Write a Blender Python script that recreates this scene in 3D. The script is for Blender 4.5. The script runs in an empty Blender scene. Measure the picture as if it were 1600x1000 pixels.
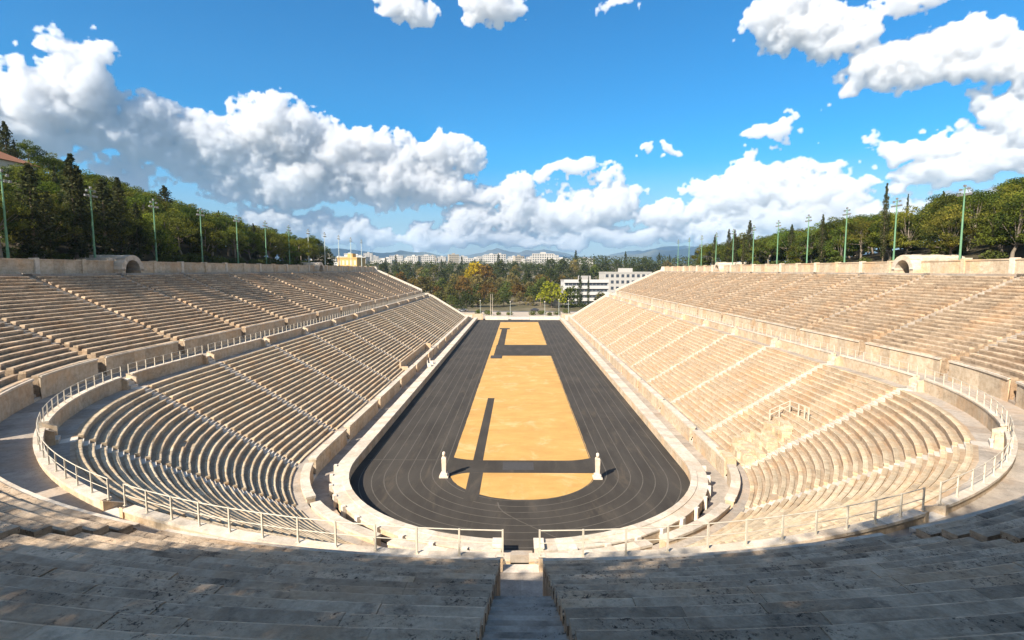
import bpy, math, random
import numpy as np
from math import radians as R, pi, sin, cos, tan, atan, atan2, hypot
random.seed(7)
RNG = np.random.default_rng(11)
SC = bpy.context.scene
COL = SC.collection

# ------------------------------------------------------------------ camera, sky, sun, exposure
CAMX, CAMZ = -0.1, 20.3
cam = bpy.data.cameras.new('camera'); camo = bpy.data.objects.new('camera', cam); COL.objects.link(camo)
cam.sensor_width = 36; cam.lens = 850 / 1600 * 36
cam.clip_start = 0.1; cam.clip_end = 60000
camo.location = (CAMX, 0, CAMZ)
camo.rotation_euler = (R(90) - atan(78 / 850), 0, atan(10 / 850))
SC.camera = camo

SUN_DIR = np.array([-0.64, -0.77, 0.0]); SUN_EL = R(36)          # where the sun stands: behind the camera, to the left
sl = bpy.data.lights.new('sun', 'SUN'); so = bpy.data.objects.new('sun', sl); COL.objects.link(so)
sl.energy = 5.0; sl.angle = R(0.53); sl.color = (1.0, 0.90, 0.76)
so.rotation_euler = (R(90) - SUN_EL, 0, atan2(SUN_DIR[1], SUN_DIR[0]) + pi / 2)
w = bpy.data.worlds.new('World'); SC.world = w; w.use_nodes = True
nt = w.node_tree; nt.nodes.clear()
sky = nt.nodes.new('ShaderNodeTexSky'); sky.sky_type = 'NISHITA'; sky.sun_disc = False
sky.sun_elevation = SUN_EL; sky.sun_rotation = atan2(SUN_DIR[0], SUN_DIR[1])
sky.altitude = 100; sky.air_density = 1.0; sky.dust_density = 0.25; sky.ozone_density = 2.2
hs = nt.nodes.new('ShaderNodeHueSaturation'); hs.inputs['Saturation'].default_value = 1.8; hs.inputs['Hue'].default_value = 0.500
bg = nt.nodes.new('ShaderNodeBackground'); bg.inputs[1].default_value = 0.074
wo = nt.nodes.new('ShaderNodeOutputWorld')
nt.links.new(sky.outputs[0], hs.inputs['Color']); tc = nt.nodes.new('ShaderNodeTexCoord'); sx_ = nt.nodes.new('ShaderNodeSeparateXYZ'); nt.links.new(tc.outputs['Generated'], sx_.inputs[0])
mr = nt.nodes.new('ShaderNodeMapRange'); mr.interpolation_type = 'SMOOTHSTEP'; mr.inputs[1].default_value = 0.0; mr.inputs[2].default_value = 0.22; mr.inputs[3].default_value = 0.8; mr.inputs[4].default_value = 0.0
nt.links.new(sx_.outputs[2], mr.inputs[0]); mh = nt.nodes.new('ShaderNodeMix'); mh.data_type = 'RGBA'; mh.inputs[7].default_value = (2.0, 2.75, 3.5, 1)
nt.links.new(mr.outputs[0], mh.inputs[0]); nt.links.new(hs.outputs[0], mh.inputs[6]); nt.links.new(mh.outputs[2], bg.inputs[0]); nt.links.new(bg.outputs[0], wo.inputs[0])
SC.view_settings.view_transform = 'Standard'; SC.view_settings.look = 'None'
SC.view_settings.exposure = 1.16; SC.view_settings.gamma = 1.0
SC.cycles.max_bounces = 9; SC.cycles.diffuse_bounces = 3; SC.cycles.transparent_max_bounces = 12; SC.cycles.volume_bounces = 8

# ------------------------------------------------------------------ materials
def newmat(name):
    m = bpy.data.materials.new(name); m.use_nodes = True
    t = m.node_tree; b = t.nodes['Principled BSDF']; b.inputs['Roughness'].default_value = 0.85
    b.inputs['Specular IOR Level'].default_value = 0.25
    return m, t, b
def N(t, typ, **kw):
    n = t.nodes.new(typ)
    for k, v in kw.items():
        if k.startswith('i_'): n.inputs[k[2:].replace('_', ' ')].default_value = v
        else: setattr(n, k, v)
    return n
def math_(t, op, a, b=None, clamp=False):
    n = t.nodes.new('ShaderNodeMath'); n.operation = op; n.use_clamp = clamp
    for i, x in enumerate((a, b)):
        if x is None: continue
        if isinstance(x, (int, float)): n.inputs[i].default_value = x
        else: t.links.new(x, n.inputs[i])
    return n.outputs[0]
def noise(t, vec, scale, detail=4, rough=0.55, dist=0):
    n = t.nodes.new('ShaderNodeTexNoise'); n.inputs['Scale'].default_value = scale
    n.inputs['Detail'].default_value = detail; n.inputs['Roughness'].default_value = rough; n.inputs['Distortion'].default_value = dist
    t.links.new(vec, n.inputs['Vector']); return n.outputs['Fac']
def ramp(t, fac, stops):
    n = t.nodes.new('ShaderNodeValToRGB'); e = n.color_ramp.elements
    while len(e) > 1: e.remove(e[-1])
    e[0].position = stops[0][0]; e[0].color = (*stops[0][1], 1)
    for p, c in stops[1:]:
        x = e.new(p); x.color = (*c, 1)
    t.links.new(fac, n.inputs[0]); return n.outputs[0]
def mix(t, fac, a, b, typ='MIX'):
    n = t.nodes.new('ShaderNodeMix'); n.data_type = 'RGBA'; n.blend_type = typ
    for k, x in ((0, fac), (6, a), (7, b)):
        if isinstance(x, (int, float)): n.inputs[k].default_value = x
        elif isinstance(x, tuple): n.inputs[k].default_value = (*x, 1)
        else: t.links.new(x, n.inputs[k])
    return n.outputs[2]
def sstep(t, v, a, b):
    n = t.nodes.new('ShaderNodeMapRange'); n.interpolation_type = 'SMOOTHSTEP'
    n.inputs[1].default_value = a; n.inputs[2].default_value = b
    t.links.new(v, n.inputs[0]); return n.outputs[0]
def pos(t): return N(t, 'ShaderNodeNewGeometry').outputs['Position']
def scaled(t, vec, s):
    n = N(t, 'ShaderNodeVectorMath', operation='MULTIPLY'); n.inputs[1].default_value = s
    t.links.new(vec, n.inputs[0]); return n.outputs[0]

def stone(name, c1, c2, dirt=(0.07, 0.05, 0.035), amount=0.5, tone=0.3, ochre=0.35, pits=0.5, bump=0.25, reg=0.5, psc=9):
    m, t, b = newmat(name); P = pos(t)
    n1 = noise(t, P, 0.35, 5, 0.6); n2 = noise(t, P, 2.3, 6, 0.65); n3 = noise(t, P, 13, 4, 0.6)
    col = mix(t, sstep(t, n2, 0.32, 0.68), c1, c2)
    och = mix(t, ochre, col, (c1[0] * 1.0, c1[1] * 0.74, c1[2] * 0.5))
    col = mix(t, sstep(t, n1, 0.45, 0.66), col, och)
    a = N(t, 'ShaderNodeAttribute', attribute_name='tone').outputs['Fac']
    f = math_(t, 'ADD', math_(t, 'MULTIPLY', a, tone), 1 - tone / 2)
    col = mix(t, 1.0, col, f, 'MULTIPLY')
    g = math_(t, 'ADD', math_(t, 'MULTIPLY', n3, 0.5), 0.75)
    col = mix(t, 1.0, col, g, 'MULTIPLY')
    # broad grey weathering and small dark pits and lichen
    d1 = math_(t, 'MULTIPLY', sstep(t, noise(t, scaled(t, P, (1, 1, 2.5)), 0.9, 8, 0.72), 0.5, 0.74), amount)
    col = mix(t, d1, col, dirt)
    region = sstep(t, noise(t, scaled(t, P, (1, 1, 2)), 0.8, 3, 0.6), reg, reg + .14)
    pt = sstep(t, noise(t, P, psc, 5, 0.75, 0.4), 0.56 if psc < 10 else 0.525, 0.63)
    col = mix(t, math_(t, 'MULTIPLY', math_(t, 'MULTIPLY', pt, region), pits), col, (0.06, 0.038, 0.024))
    t.links.new(col, b.inputs['Base Color'])
    bp = N(t, 'ShaderNodeBump', i_Strength=bump, i_Distance=0.04)
    t.links.new(math_(t, 'ADD', n3, n2), bp.inputs['Height']); t.links.new(bp.outputs[0], b.inputs['Normal'])
    return m
def plain(name, c, rough=0.7, var=0.2, scale=3.0, metal=0):
    m, t, b = newmat(name); P = pos(t)
    n = noise(t, P, scale, 5, 0.6)
    g = math_(t, 'ADD', math_(t, 'MULTIPLY', n, var * 2), 1 - var)
    t.links.new(mix(t, 1.0, c, g, 'MULTIPLY'), b.inputs['Base Color'])
    b.inputs['Roughness'].default_value = rough; b.inputs['Metallic'].default_value = metal
    return m
M = {}
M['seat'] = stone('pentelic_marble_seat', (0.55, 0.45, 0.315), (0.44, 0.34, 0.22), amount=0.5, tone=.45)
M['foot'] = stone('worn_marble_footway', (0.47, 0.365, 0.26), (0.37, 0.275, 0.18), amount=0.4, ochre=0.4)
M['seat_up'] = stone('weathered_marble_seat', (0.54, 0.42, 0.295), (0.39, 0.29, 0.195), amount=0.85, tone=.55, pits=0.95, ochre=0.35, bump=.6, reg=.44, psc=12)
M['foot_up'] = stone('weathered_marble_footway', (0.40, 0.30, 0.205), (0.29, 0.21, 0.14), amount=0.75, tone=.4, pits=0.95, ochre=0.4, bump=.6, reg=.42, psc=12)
M['step'] = stone('pale_marble_steps', (0.60, 0.54, 0.46), (0.5, 0.44, 0.36), amount=0.3, pits=0.4, ochre=0.15)
M['step_up'] = stone('worn_grey_steps', (0.46, 0.40, 0.33), (0.34, 0.29, 0.235), amount=0.6, pits=0.8, ochre=0.2, bump=.5)
M['wall'] = stone('ochre_marble_wall', (0.55, 0.45, 0.33), (0.43, 0.33, 0.225), amount=0.4, ochre=0.5)
M['coping'] = stone('pale_marble_coping', (0.60, 0.53, 0.44), (0.49, 0.42, 0.33), amount=0.3, pits=0.4, ochre=0.25)
M['walk'] = stone('grey_marble_paving', (0.40, 0.345, 0.285), (0.31, 0.27, 0.225), amount=0.4, ochre=0.3)
M['white'] = stone('white_marble', (0.62, 0.56, 0.48), (0.52, 0.45, 0.37), amount=0.25, pits=0.35, ochre=0.25)
M['railing'] = plain('cream_painted_metal', (0.52, 0.47, 0.38), 0.55, 0.3)
M['bark'] = plain('bark', (0.16, 0.12, 0.085), 0.95, 0.5, 4)
M['palebark'] = plain('pale_bark', (0.20, 0.165, 0.125), 0.95, 0.4, 4)
M['polegreen'] = plain('green_painted_steel', (0.13, 0.26, 0.15), 0.55, 0.3)
M['polegrey'] = plain('galvanised_steel', (0.45, 0.50, 0.47), 0.5, 0.15)
M['lamp'] = plain('lamp_housing', (0.2, 0.2, 0.2), 0.4, 0.2)
M['glass'] = plain('window_glass', (0.05, 0.06, 0.075), 0.15, 0.2)
M['render_w'] = plain('white_render', (0.62, 0.60, 0.56), 0.8, 0.08)
M['render_c'] = plain('cream_render', (0.55, 0.48, 0.38), 0.8, 0.08)
M['render_y'] = plain('yellow_render', (0.52, 0.33, 0.12), 0.8, 0.2)
M['render_g'] = plain('grey_render', (0.40, 0.38, 0.35), 0.8, 0.08)
M['tile'] = plain('terracotta', (0.33, 0.15, 0.08), 0.8, 0.2)
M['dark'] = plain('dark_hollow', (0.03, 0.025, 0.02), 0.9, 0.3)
M['roof'] = plain('flat_roof', (0.33, 0.31, 0.29), 0.9, 0.2)

def leafmat(name, base, tip):
    m, t, b = newmat(name); P = pos(t)
    oc = N(t, 'ShaderNodeObjectInfo').outputs['Color']
    col = mix(t, N(t, 'ShaderNodeAttribute', attribute_name='tone').outputs['Fac'], base, tip)
    n = math_(t, 'ADD', math_(t, 'MULTIPLY', noise(t, P, 0.5, 3), 0.7), 0.65)
    col = mix(t, 1.0, mix(t, 1.0, col, oc, 'MULTIPLY'), n, 'MULTIPLY')
    t.links.new(col, b.inputs['Base Color']); b.inputs['Specular IOR Level'].default_value = 0.1
    tr = N(t, 'ShaderNodeBsdfTranslucent'); t.links.new(col, tr.inputs[0])
    ms = N(t, 'ShaderNodeMixShader'); ms.inputs[0].default_value = 0.3
    t.links.new(b.outputs[0], ms.inputs[1]); t.links.new(tr.outputs[0], ms.inputs[2])
    t.links.new(ms.outputs[0], t.nodes['Material Output'].inputs[0])
    return m
M['pine'] = leafmat('pine_needles', (0.026, 0.046, 0.010), (0.175, 0.19, 0.028))
M['cypress'] = leafmat('cypress_foliage', (0.032, 0.042, 0.016), (0.085, 0.085, 0.032))
M['broad'] = leafmat('broad_leaves', (0.06, 0.07, 0.02), (0.13, 0.135, 0.04))

def track_mat():
    m, t, b = newmat('dark_track'); P = pos(t)
    n1 = noise(t, scaled(t, P, (1, 0.25, 1)), 0.5, 5); n2 = noise(t, P, 22, 4, 0.7)
    col = ramp(t, math_(t, 'ADD', math_(t, 'MULTIPLY', n1, 0.6), math_(t, 'MULTIPLY', n2, 0.4)),
               [(0.3, (0.028, 0.024, 0.020)), (0.7, (0.068, 0.059, 0.049))])
    col = mix(t, math_(t, 'MULTIPLY', sstep(t, noise(t, scaled(t, P, (1, .18, 1)), .7, 7, .7, .5), .5, .72), .45), col, (0.12, 0.095, 0.068))
    col = mix(t, math_(t, 'MULTIPLY', sstep(t, noise(t, P, .12, 4, .6), .5, .62), .3), col, (0.03, 0.025, 0.02))
    t.links.new(col, b.inputs['Base Color']); b.inputs['Roughness'].default_value = 0.9
    return m
M['track'] = track_mat()
M['lane'] = plain('worn_lane_paint', (0.105, 0.093, 0.077), 0.9, 0.5, 1.2)
M['bluegrey'] = plain('blue_grey_mat', (0.058, 0.055, 0.054), 0.8, 0.3)
def sand_mat():
    m, t, b = newmat('infield_sand'); P = pos(t)
    n1 = noise(t, scaled(t, P, (0.5, 1, 1)), 0.45, 6, 0.65); n2 = noise(t, P, 9, 4, 0.7)
    col = ramp(t, n1, [(0.25, (0.42, 0.235, 0.07)), (0.55, (0.52, 0.305, 0.095)), (0.8, (0.58, 0.37, 0.14))])
    g = math_(t, 'ADD', math_(t, 'MULTIPLY', n2, 0.35), 0.82)
    col = mix(t, math_(t, 'MULTIPLY', sstep(t, noise(t, P, 0.22, 5, .7, .6), .52, .7), .5), col, (0.66, 0.46, 0.24))
    col = mix(t, math_(t, 'MULTIPLY', sstep(t, noise(t, scaled(t, P, (1, .3, 1)), 1.3, 6, .75), .56, .72), .45), col, (0.36, 0.205, 0.07))
    t.links.new(mix(t, 1.0, col, g, 'MULTIPLY'), b.inputs['Base Color'])
    return m
M['sand'] = sand_mat()
def ground_mat():
    m, t, b = newmat('dry_ground'); P = pos(t)
    n1 = noise(t, P, 0.05, 6, 0.65); n2 = noise(t, P, 0.9, 5, 0.7)
    c = ramp(t, n1, [(0.35, (0.07, 0.065, 0.03)), (0.5, (0.12, 0.10, 0.055)), (0.65, (0.20, 0.165, 0.11))])
    g = math_(t, 'ADD', math_(t, 'MULTIPLY', n2, 0.7), 0.6)
    t.links.new(mix(t, 1.0, c, g, 'MULTIPLY'), b.inputs['Base Color'])
    return m
M['ground'] = ground_mat()
M['mount'] = plain('mountain_scrub', (0.10, 0.105, 0.085), 0.95, 0.35, 0.0012)
M['asphalt'] = plain('asphalt', (0.10, 0.10, 0.10), 0.9, 0.25, 1)
M['plaza'] = plain('plaza_paving', (0.40, 0.33, 0.26), 0.9, 0.25, 0.6)

# ------------------------------------------------------------------ mesh helpers
class MB:
    def __init__(s): s.v = []; s.f = []; s.t = []
    def face(s, pts, tone=0.5):
        n = len(s.v); s.v.extend(pts); s.f.append(tuple(range(n, n + len(pts)))); s.t.append(tone)
    def hexa(s, p, tone=0.5, bottom=True):       # p: 8 points, bottom ring then top ring
        n = len(s.v); s.v.extend(p)
        F = [(4, 5, 6, 7), (0, 1, 5, 4), (1, 2, 6, 5), (2, 3, 7, 6), (3, 0, 4, 7)]
        if bottom: F.append((3, 2, 1, 0))
        for q in F: s.f.append(tuple(n + i for i in q)); s.t.append(tone)
    def box(s, x0, x1, y0, y1, z0, z1, tone=0.5):
        s.hexa([(x0, y0, z0), (x1, y0, z0), (x1, y1, z0), (x0, y1, z0), (x0, y0, z1), (x1, y0, z1), (x1, y1, z1), (x0, y1, z1)], tone)
    def tube(s, a, b, r0, r1, n=8, tone=0.5, caps=True):
        a = np.array(a, float); b = np.array(b, float); d = b - a; L = np.linalg.norm(d); d /= L
        u = np.cross(d, (0, 0, 1) if abs(d[2]) < .9 else (1, 0, 0)); u /= np.linalg.norm(u); v = np.cross(d, u)
        k = len(s.v)
        for p, r in ((a, r0), (b, r1)):
            for i in range(n):
                q = p + r * (cos(2 * pi * i / n) * u + sin(2 * pi * i / n) * v); s.v.append(tuple(q))
        for i in range(n):
            j = (i + 1) % n; s.f.append((k + i, k + j, k + n + j, k + n + i)); s.t.append(tone)
        if caps:
            s.f.append(tuple(k + n + i for i in range(n))); s.t.append(tone)
            s.f.append(tuple(k + n - 1 - i for i in range(n))); s.t.append(tone)
    def lathe(s, prof, cx=0, cy=0, n=16, tone=0.5):
        k = len(s.v)
        for r, z in prof:
            for i in range(n): s.v.append((cx + r * cos(2 * pi * i / n), cy + r * sin(2 * pi * i / n), z))
        for a in range(len(prof) - 1):
            for i in range(n):
                j = (i + 1) % n
                s.f.append((k + a * n + i, k + a * n + j, k + (a + 1) * n + j, k + (a + 1) * n + i)); s.t.append(tone)
        s.f.append(tuple(k + (len(prof) - 1) * n + i for i in range(n))); s.t.append(tone)
    def mesh(s, name, mat, smooth=False):
        me = bpy.data.meshes.new(name); me.from_pydata([tuple(map(float, p)) for p in s.v], [], s.f)
        a = me.attributes.new('tone', 'FLOAT', 'FACE'); a.data.foreach_set('value', np.array(s.t, dtype=np.float32))
        me.materials.append(mat)
        if smooth: me.polygons.foreach_set('use_smooth', [True] * len(me.polygons))
        me.update(); return me
    def build(s, name, mat, parent=None, smooth=False, loc=None, rz=0):
        return link(name, s.mesh(name, mat, smooth), parent, loc, rz)
def link(name, me, parent=None, loc=None, rz=0):
    o = bpy.data.objects.new(name, me); COL.objects.link(o)
    if parent: o.parent = parent
    if loc is not None: o.location = loc
    o.rotation_euler.z = rz
    return o
def empty(name, loc=(0, 0, 0), rz=0):
    o = bpy.data.objects.new(name, None); COL.objects.link(o); o.location = loc; o.rotation_euler.z = rz
    o.empty_display_size = 0.5; return o
def tag(o, label, cat, group=None):
    o['label'] = label; o['category'] = cat; o['kind'] = 'thing'
    if group: o['group'] = group
    return o
def struct(o): o['kind'] = 'structure'; return o
def copy_tree(o, parent=None):
    c = o.copy(); COL.objects.link(c)
    if parent: c.parent = parent
    for ch in list(o.children): copy_tree(ch, c)
    return c
ORD = 'zeroth first second third fourth fifth sixth seventh eighth ninth tenth eleventh twelfth thirteenth fourteenth fifteenth sixteenth seventeenth eighteenth nineteenth twentieth'.split()
def ordn(k):
    if k <= 20: return ORD[k]
    suf = {1: 'st', 2: 'nd', 3: 'rd'}.get(k % 10, 'th') if k % 100 not in (11, 12, 13) else 'th'
    return f'{k}{suf}'

# ------------------------------------------------------------------ plan of the stadium: two straights and a half circle
YC, YE = 54.0, 220.0
def pt(side, s, r, z):
    if s >= YC: return (side * r, s, z)
    a = R(YC - s); return (side * r * cos(a), YC - r * sin(a), z)
def D(s, r): return (s - YC) * r * pi / 180 if s < YC else s - YC
def S(d, r): return YC + d / r * 180 / pi if d < 0 else YC + d
def stations(sA, sB, r, step, rnd=None, gA=0, gB=0):
    a, b = D(sA, r) + gA, D(sB, r) - gB; n = max(1, round((b - a) / step)); ds = np.linspace(a, b, n + 1)
    if rnd is not None and n > 2: ds[1:-1] += rnd.uniform(-.25, .25, n - 1) * step
    return [S(d, r) for d in ds]
def sweep(mb, side, sA, sB, prof, step=2.5, rref=None, gA=0, gB=0, caps=True, tone=None):
    """prof: list of (r,z) from inner to outer, swept along the plan"""
    rr = rref or prof[0][0]; st = stations(sA, sB, rr, step)
    a0 = D(sA, rr); L = D(sB, rr) - a0
    def at(i, r, z):
        s = st[i]
        if gA and i == 0: s = S(D(sA, r) + gA, r)
        if gB and i == len(st) - 1: s = S(D(sB, r) - gB, r)
        return pt(side, s, r, z)
    k = len(mb.v); m = len(prof)
    for i in range(len(st)):
        for r, z in prof: mb.v.append(at(i, r, z))
    for i in range(len(st) - 1):
        tn = RNG.random()
        for j in range(m - 1):
            q = (k + i * m + j, k + (i + 1) * m + j, k + (i + 1) * m + j + 1, k + i * m + j + 1)
            mb.f.append(q if side > 0 else q[::-1]); mb.t.append(tn if tone is None else tone)
    if caps:
        for i, fl in ((0, side > 0), (len(st) - 1, side < 0)):
            q = [k + i * m + j for j in range(m)]
            mb.f.append(tuple(q if fl else q[::-1])); mb.t.append(0.5)
AW = 1.2                                       # stair width
# tiers: rows (count, first radius, pitch, first seat height, rise, slab depth)
LOW = dict(n=23, r0=21.6, p=0.59, z0=1.62, h=0.362, sd=0.33, drop=0.07, th=0.11)
UPP = dict(n=23, r0=39.4, p=0.752, z0=12.2, h=0.336, sd=0.46, drop=0.16, th=0.19)
Z_WALK, R_PAR, PARTOP = 10.3, 36.35, 10.72

def row_mesh(T, side, i, sA, sB, origin=(0, 0), g=AW / 2, jit=0.012):
    mb = MB(); r0 = T['r0'] + i * T['p']; r1 = r0 + T['sd']; z = T['z0'] + i * T['h']
    st = stations(sA, sB, r0, 1.6, RNG, g, g)
    ox, oy = origin; rowt = RNG.uniform(-.18, .18)
    for k in range(len(st) - 1):
        a, b = st[k], st[k + 1]; gap = 0.004
        j = RNG.uniform(-jit, jit, 8)
        def q(s, r, zz, sg):
            s2 = S(D(s, r0) + sg * gap, r0)
            x, y, c = pt(side, s2, r, zz); return (x - ox, y - oy, c)
        if T is LOW and RNG.random() < (.02 if side > 0 and sA < 40 and i < 20 else .003): continue
        s0 = S(D(sA, r1) + g, r1) if k == 0 else a; s1 = S(D(sB, r1) - g, r1) if k == len(st) - 2 else b
        zt = z + j[0]; nz = 0.02
        # worn front edge, paler tread, back toned darker for dirt and painted-in contact shade
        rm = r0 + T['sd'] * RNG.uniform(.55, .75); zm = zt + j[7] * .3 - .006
        p = [q(a, r0 + nz, z - T['th'], 1), q(b, r0 + nz, z - T['th'], -1), q(s1, r1, z - T['th'], -1), q(s0, r1, z - T['th'], 1),
             q(a, r0 + j[1], zt - .022 + j[5] * .4, 1), q(b, r0 + j[2], zt - .022 + j[6] * .4, -1), q(s1, r1, zt + j[3] * .5, -1), q(s0, r1, zt + j[4] * .5, 1),
             q(a, r0 + .05 + j[1], zt + j[7] * .4, 1), q(b, r0 + .05 + j[2], zt + j[7] * .3, -1), q(b, rm, zm, -1), q(a, rm, zm, 1)]
        n = len(mb.v); mb.v.extend(p); tn = float(np.clip(RNG.normal(.5, .25) + rowt, 0, 1))
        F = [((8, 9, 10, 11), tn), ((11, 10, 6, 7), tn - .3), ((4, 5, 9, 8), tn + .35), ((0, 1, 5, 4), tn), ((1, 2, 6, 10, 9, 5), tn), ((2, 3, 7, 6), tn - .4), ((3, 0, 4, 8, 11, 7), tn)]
        for f, tt in F:
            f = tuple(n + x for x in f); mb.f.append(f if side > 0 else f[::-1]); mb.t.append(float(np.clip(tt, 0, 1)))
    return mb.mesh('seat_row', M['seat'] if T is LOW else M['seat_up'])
def base_mesh(T, side, sA, sB, origin=(0, 0), g=AW / 2, deep=2.3, zin=None):
    prof = []; zf = zin if zin is not None else T['z0'] - T['h'] - T['drop']
    for i in range(T['n']):
        r = T['r0'] + i * T['p']; z = T['z0'] + i * T['h']; rb = r + T['sd'] + .003
        prof += [(r + .03, zf), (r + .03, z - T['th'] + .005), (rb, z - T['th'] + .005), (rb, z - T['drop'])]
        zf = z - T['drop']
    prof.append((T['r0'] + T['n'] * T['p'] + .03, zf))
    mb = MB(); sweep(mb, side, sA, sB, prof, 2.4, gA=g, gB=g, caps=False)
    # side cheeks beside the stairs
    for s, sg in ((sA, 1), (sB, -1)):
        for i in range(T['n']):
            r = T['r0'] + i * T['p']; z = T['z0'] + i * T['h']; rb = r + T['sd'] + .003; rn = T['r0'] + (i + 1) * T['p'] + .03
            for ra, rc, zt in ((r + .03, rb, z - T['th'] + .005), (rb, rn, z - T['drop'])):
                P = [pt(side, S(D(s, x) + sg * g, x), x, zz) for x, zz in ((ra, z - deep), (rc, z - deep), (rc, zt), (ra, zt))]
                mb.face(P if (sg > 0) == (side < 0) else P[::-1], RNG.random())
    mb.v = [(x - origin[0], y - origin[1], z) for x, y, z in mb.v]
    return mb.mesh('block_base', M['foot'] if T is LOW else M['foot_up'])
def stair_mesh(T, side, s, origin, start, top=None):
    """two steps for each row; start = (r, z) of the foot of the stair"""
    mb = MB(); hw = AW / 2 - .004; steps = []
    line = []
    for i in range(T['n']):
        r = T['r0'] + i * T['p']; z = T['z0'] + i * T['h'] - T['drop']
        line += [(r, z - T['h'] / 2), (r + T['p'] / 2, z)]
    ra, za = start; out = []
    slope = 0.78; z = za
    for (r, zz) in [(ra + k * .3, 0) for k in range(60)]:
        zl = np.interp(r, [a for a, _ in line], [b for _, b in line]) if r >= line[0][0] - .001 else line[0][1]
        if r < line[0][0]: zl = line[0][1]
        zs = za + (r - ra) * slope + .2
        if zs >= zl or len(out) > 40: break
        out.append((r, min(zs, zl)))
    rr = out[-1][0] + .3 if out else line[0][0]
    out += [(r, z) for r, z in line if r >= rr - .01]
    rend = T['r0'] + T['n'] * T['p']
    if top: out.append((rend, top))
    else: out += [(35.75, 9.78), (36.04, 10.04), (36.3, Z_WALK + .01)]; rend = 36.5
    for k, (r, z) in enumerate(out):
        rn = out[k + 1][0] if k + 1 < len(out) else rend + .3
        tn = RNG.random(); nb = 2
        for c in range(1):
            def q(u, rad, zz): x, y, cc = pt(side, S(D(s, rad) + u, rad), rad, zz); return (x - origin[0], y - origin[1], cc)
            j = RNG.uniform(-.006, .006, 4)
            p = [q(-hw, r, z - .7), q(hw, r, z - .7), q(hw, rn, z - .7), q(-hw, rn, z - .7), q(-hw, r, z + j[0]), q(hw, r, z + j[1]), q(hw, rn, z + j[2]), q(-hw, rn, z + j[3])]
            n = len(mb.v); mb.v.extend(p)
            for f in ((4, 5, 6, 7), (0, 1, 5, 4), (1, 2, 6, 5), (3, 0, 4, 7)):
                f = tuple(n + x for x in f); mb.f.append(f if side > 0 else f[::-1]); mb.t.append(tn)
    return mb.mesh('flight', M['step'] if T is LOW else M['step_up'])

BAYS = [62.3 + k * (YE - 62.3) / 11 for k in range(12)]
LSTAIR = [-36, -8.8, 18.5, 45.7] + BAYS
USTAIR = [-36, -18.5, -1, 16.5, 34, 48] + BAYS
def make_tier(T, name, stairs, zin, start, top, tiername, rock):
    for side, sn in ((-1, 'left'), (1, 'right')):
        # stairs and blocks round the curve, one by one
        ncurve = sum(1 for s in stairs if s < YC)
        for k in range(len(stairs) - 1):
            sA, sB = stairs[k], stairs[k + 1]
            if sA >= YC and not (k == ncurve and side == -1): continue
            straight = sA >= YC
            mid = S((D(sA, T['r0']) + D(sB, T['r0'])) / 2, T['r0']); o = pt(side, mid, T['r0'], 0)
            root = empty('seating_block', (o[0], o[1], 0))
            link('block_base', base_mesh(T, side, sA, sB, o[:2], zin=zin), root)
            for i in range(T['n']):
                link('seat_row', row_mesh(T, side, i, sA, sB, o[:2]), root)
            if straight: proto = (root, o)
            else:
                lab = f'curved {tiername} seat block, ' + (f'just {sn} of the central stairway' if k == 0 else
                      f'last before the {sn} straight' if k == ncurve - 1 else f'{ordn(k + 1)} to the {sn} of the central stairway')
                tag(root, lab, 'seating block', f'seat blocks of the {tiername}')
        if side == -1: base = proto
        for k in range(11):
            mid = (BAYS[k] + BAYS[k + 1]) / 2
            if side == -1 and k == 0: o = base[0]
            else: o = copy_tree(base[0])
            o.location = (side * T['r0'], mid, 0); o.rotation_euler.z = 0 if side == -1 else pi
            pl = 'next to the far end wall' if k == 10 else f'{ordn(k + 1)} from the curve'
            tag(o, f'straight stone seat block, {sn} {tiername}, {pl}', 'seating block', f'seat blocks of the {tiername}')
        # staircases
        prot = None; ks = 0
        for k, s in enumerate(stairs[:-1]):
            if k == 0 and side == 1: continue
            if s >= YC and side == -1 and prot is not None or s >= YC and side == 1:
                o = copy_tree(sp[0]); o.location = (side * T['r0'], s, 0); o.rotation_euler.z = 0 if side == -1 else pi
                prot = o
            else:
                org = pt(side, s, T['r0'], 0); o = empty('staircase', (org[0], org[1], 0))
                link('flight', stair_mesh(T, side, s, org[:2], start, top), o)
                if T is LOW:
                    for u in (-1, 1):
                        mb = MB(); z0 = T['z0'] + (T['n'] - 1) * T['h'] - .2
                        def q(uu, r, z): x, y, c = pt(side, S(D(s, r) + uu, r), r, z); return (x - org[0], y - org[1], c)
                        a, b = sorted((u * (AW / 2 + .01), u * (AW / 2 + .24)))
                        P = [q(a, 35.9, z0), q(b, 35.9, z0), q(b, 36.75, z0), q(a, 36.75, z0), q(a, 35.9, 10.35), q(b, 35.9, 10.35), q(b, 36.75, 10.75), q(a, 36.75, 10.75)]
                        mb.hexa(P if side > 0 else [P[x] for x in (1, 0, 3, 2, 5, 4, 7, 6)], .8); mb.build('cheek_block', M['wall'], o)
                if s >= YC and prot is None: sp = (o, org); prot = o
            if k == 0: lab = f'central stone stairway of the {tiername}, straight in line with the track'
            elif s < YC: lab = f'curve stairway of the {tiername}, {ordn(k)} to the {sn} of the central one'
            else: lab = f'stone stairway climbing the {sn} {tiername}, {ordn(k - sum(1 for x in stairs if x < YC) + 1)} from the curve'
            tag(o, lab, 'stairway', f'stairways of the {tiername}')
make_tier(LOW, 'low', LSTAIR, 1.45, (20.1, 0.1), None, 'lower tier', 0)
make_tier(UPP, 'upp', USTAIR, Z_WALK, (39.35, Z_WALK), 19.93, 'upper tier', 0)

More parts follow.
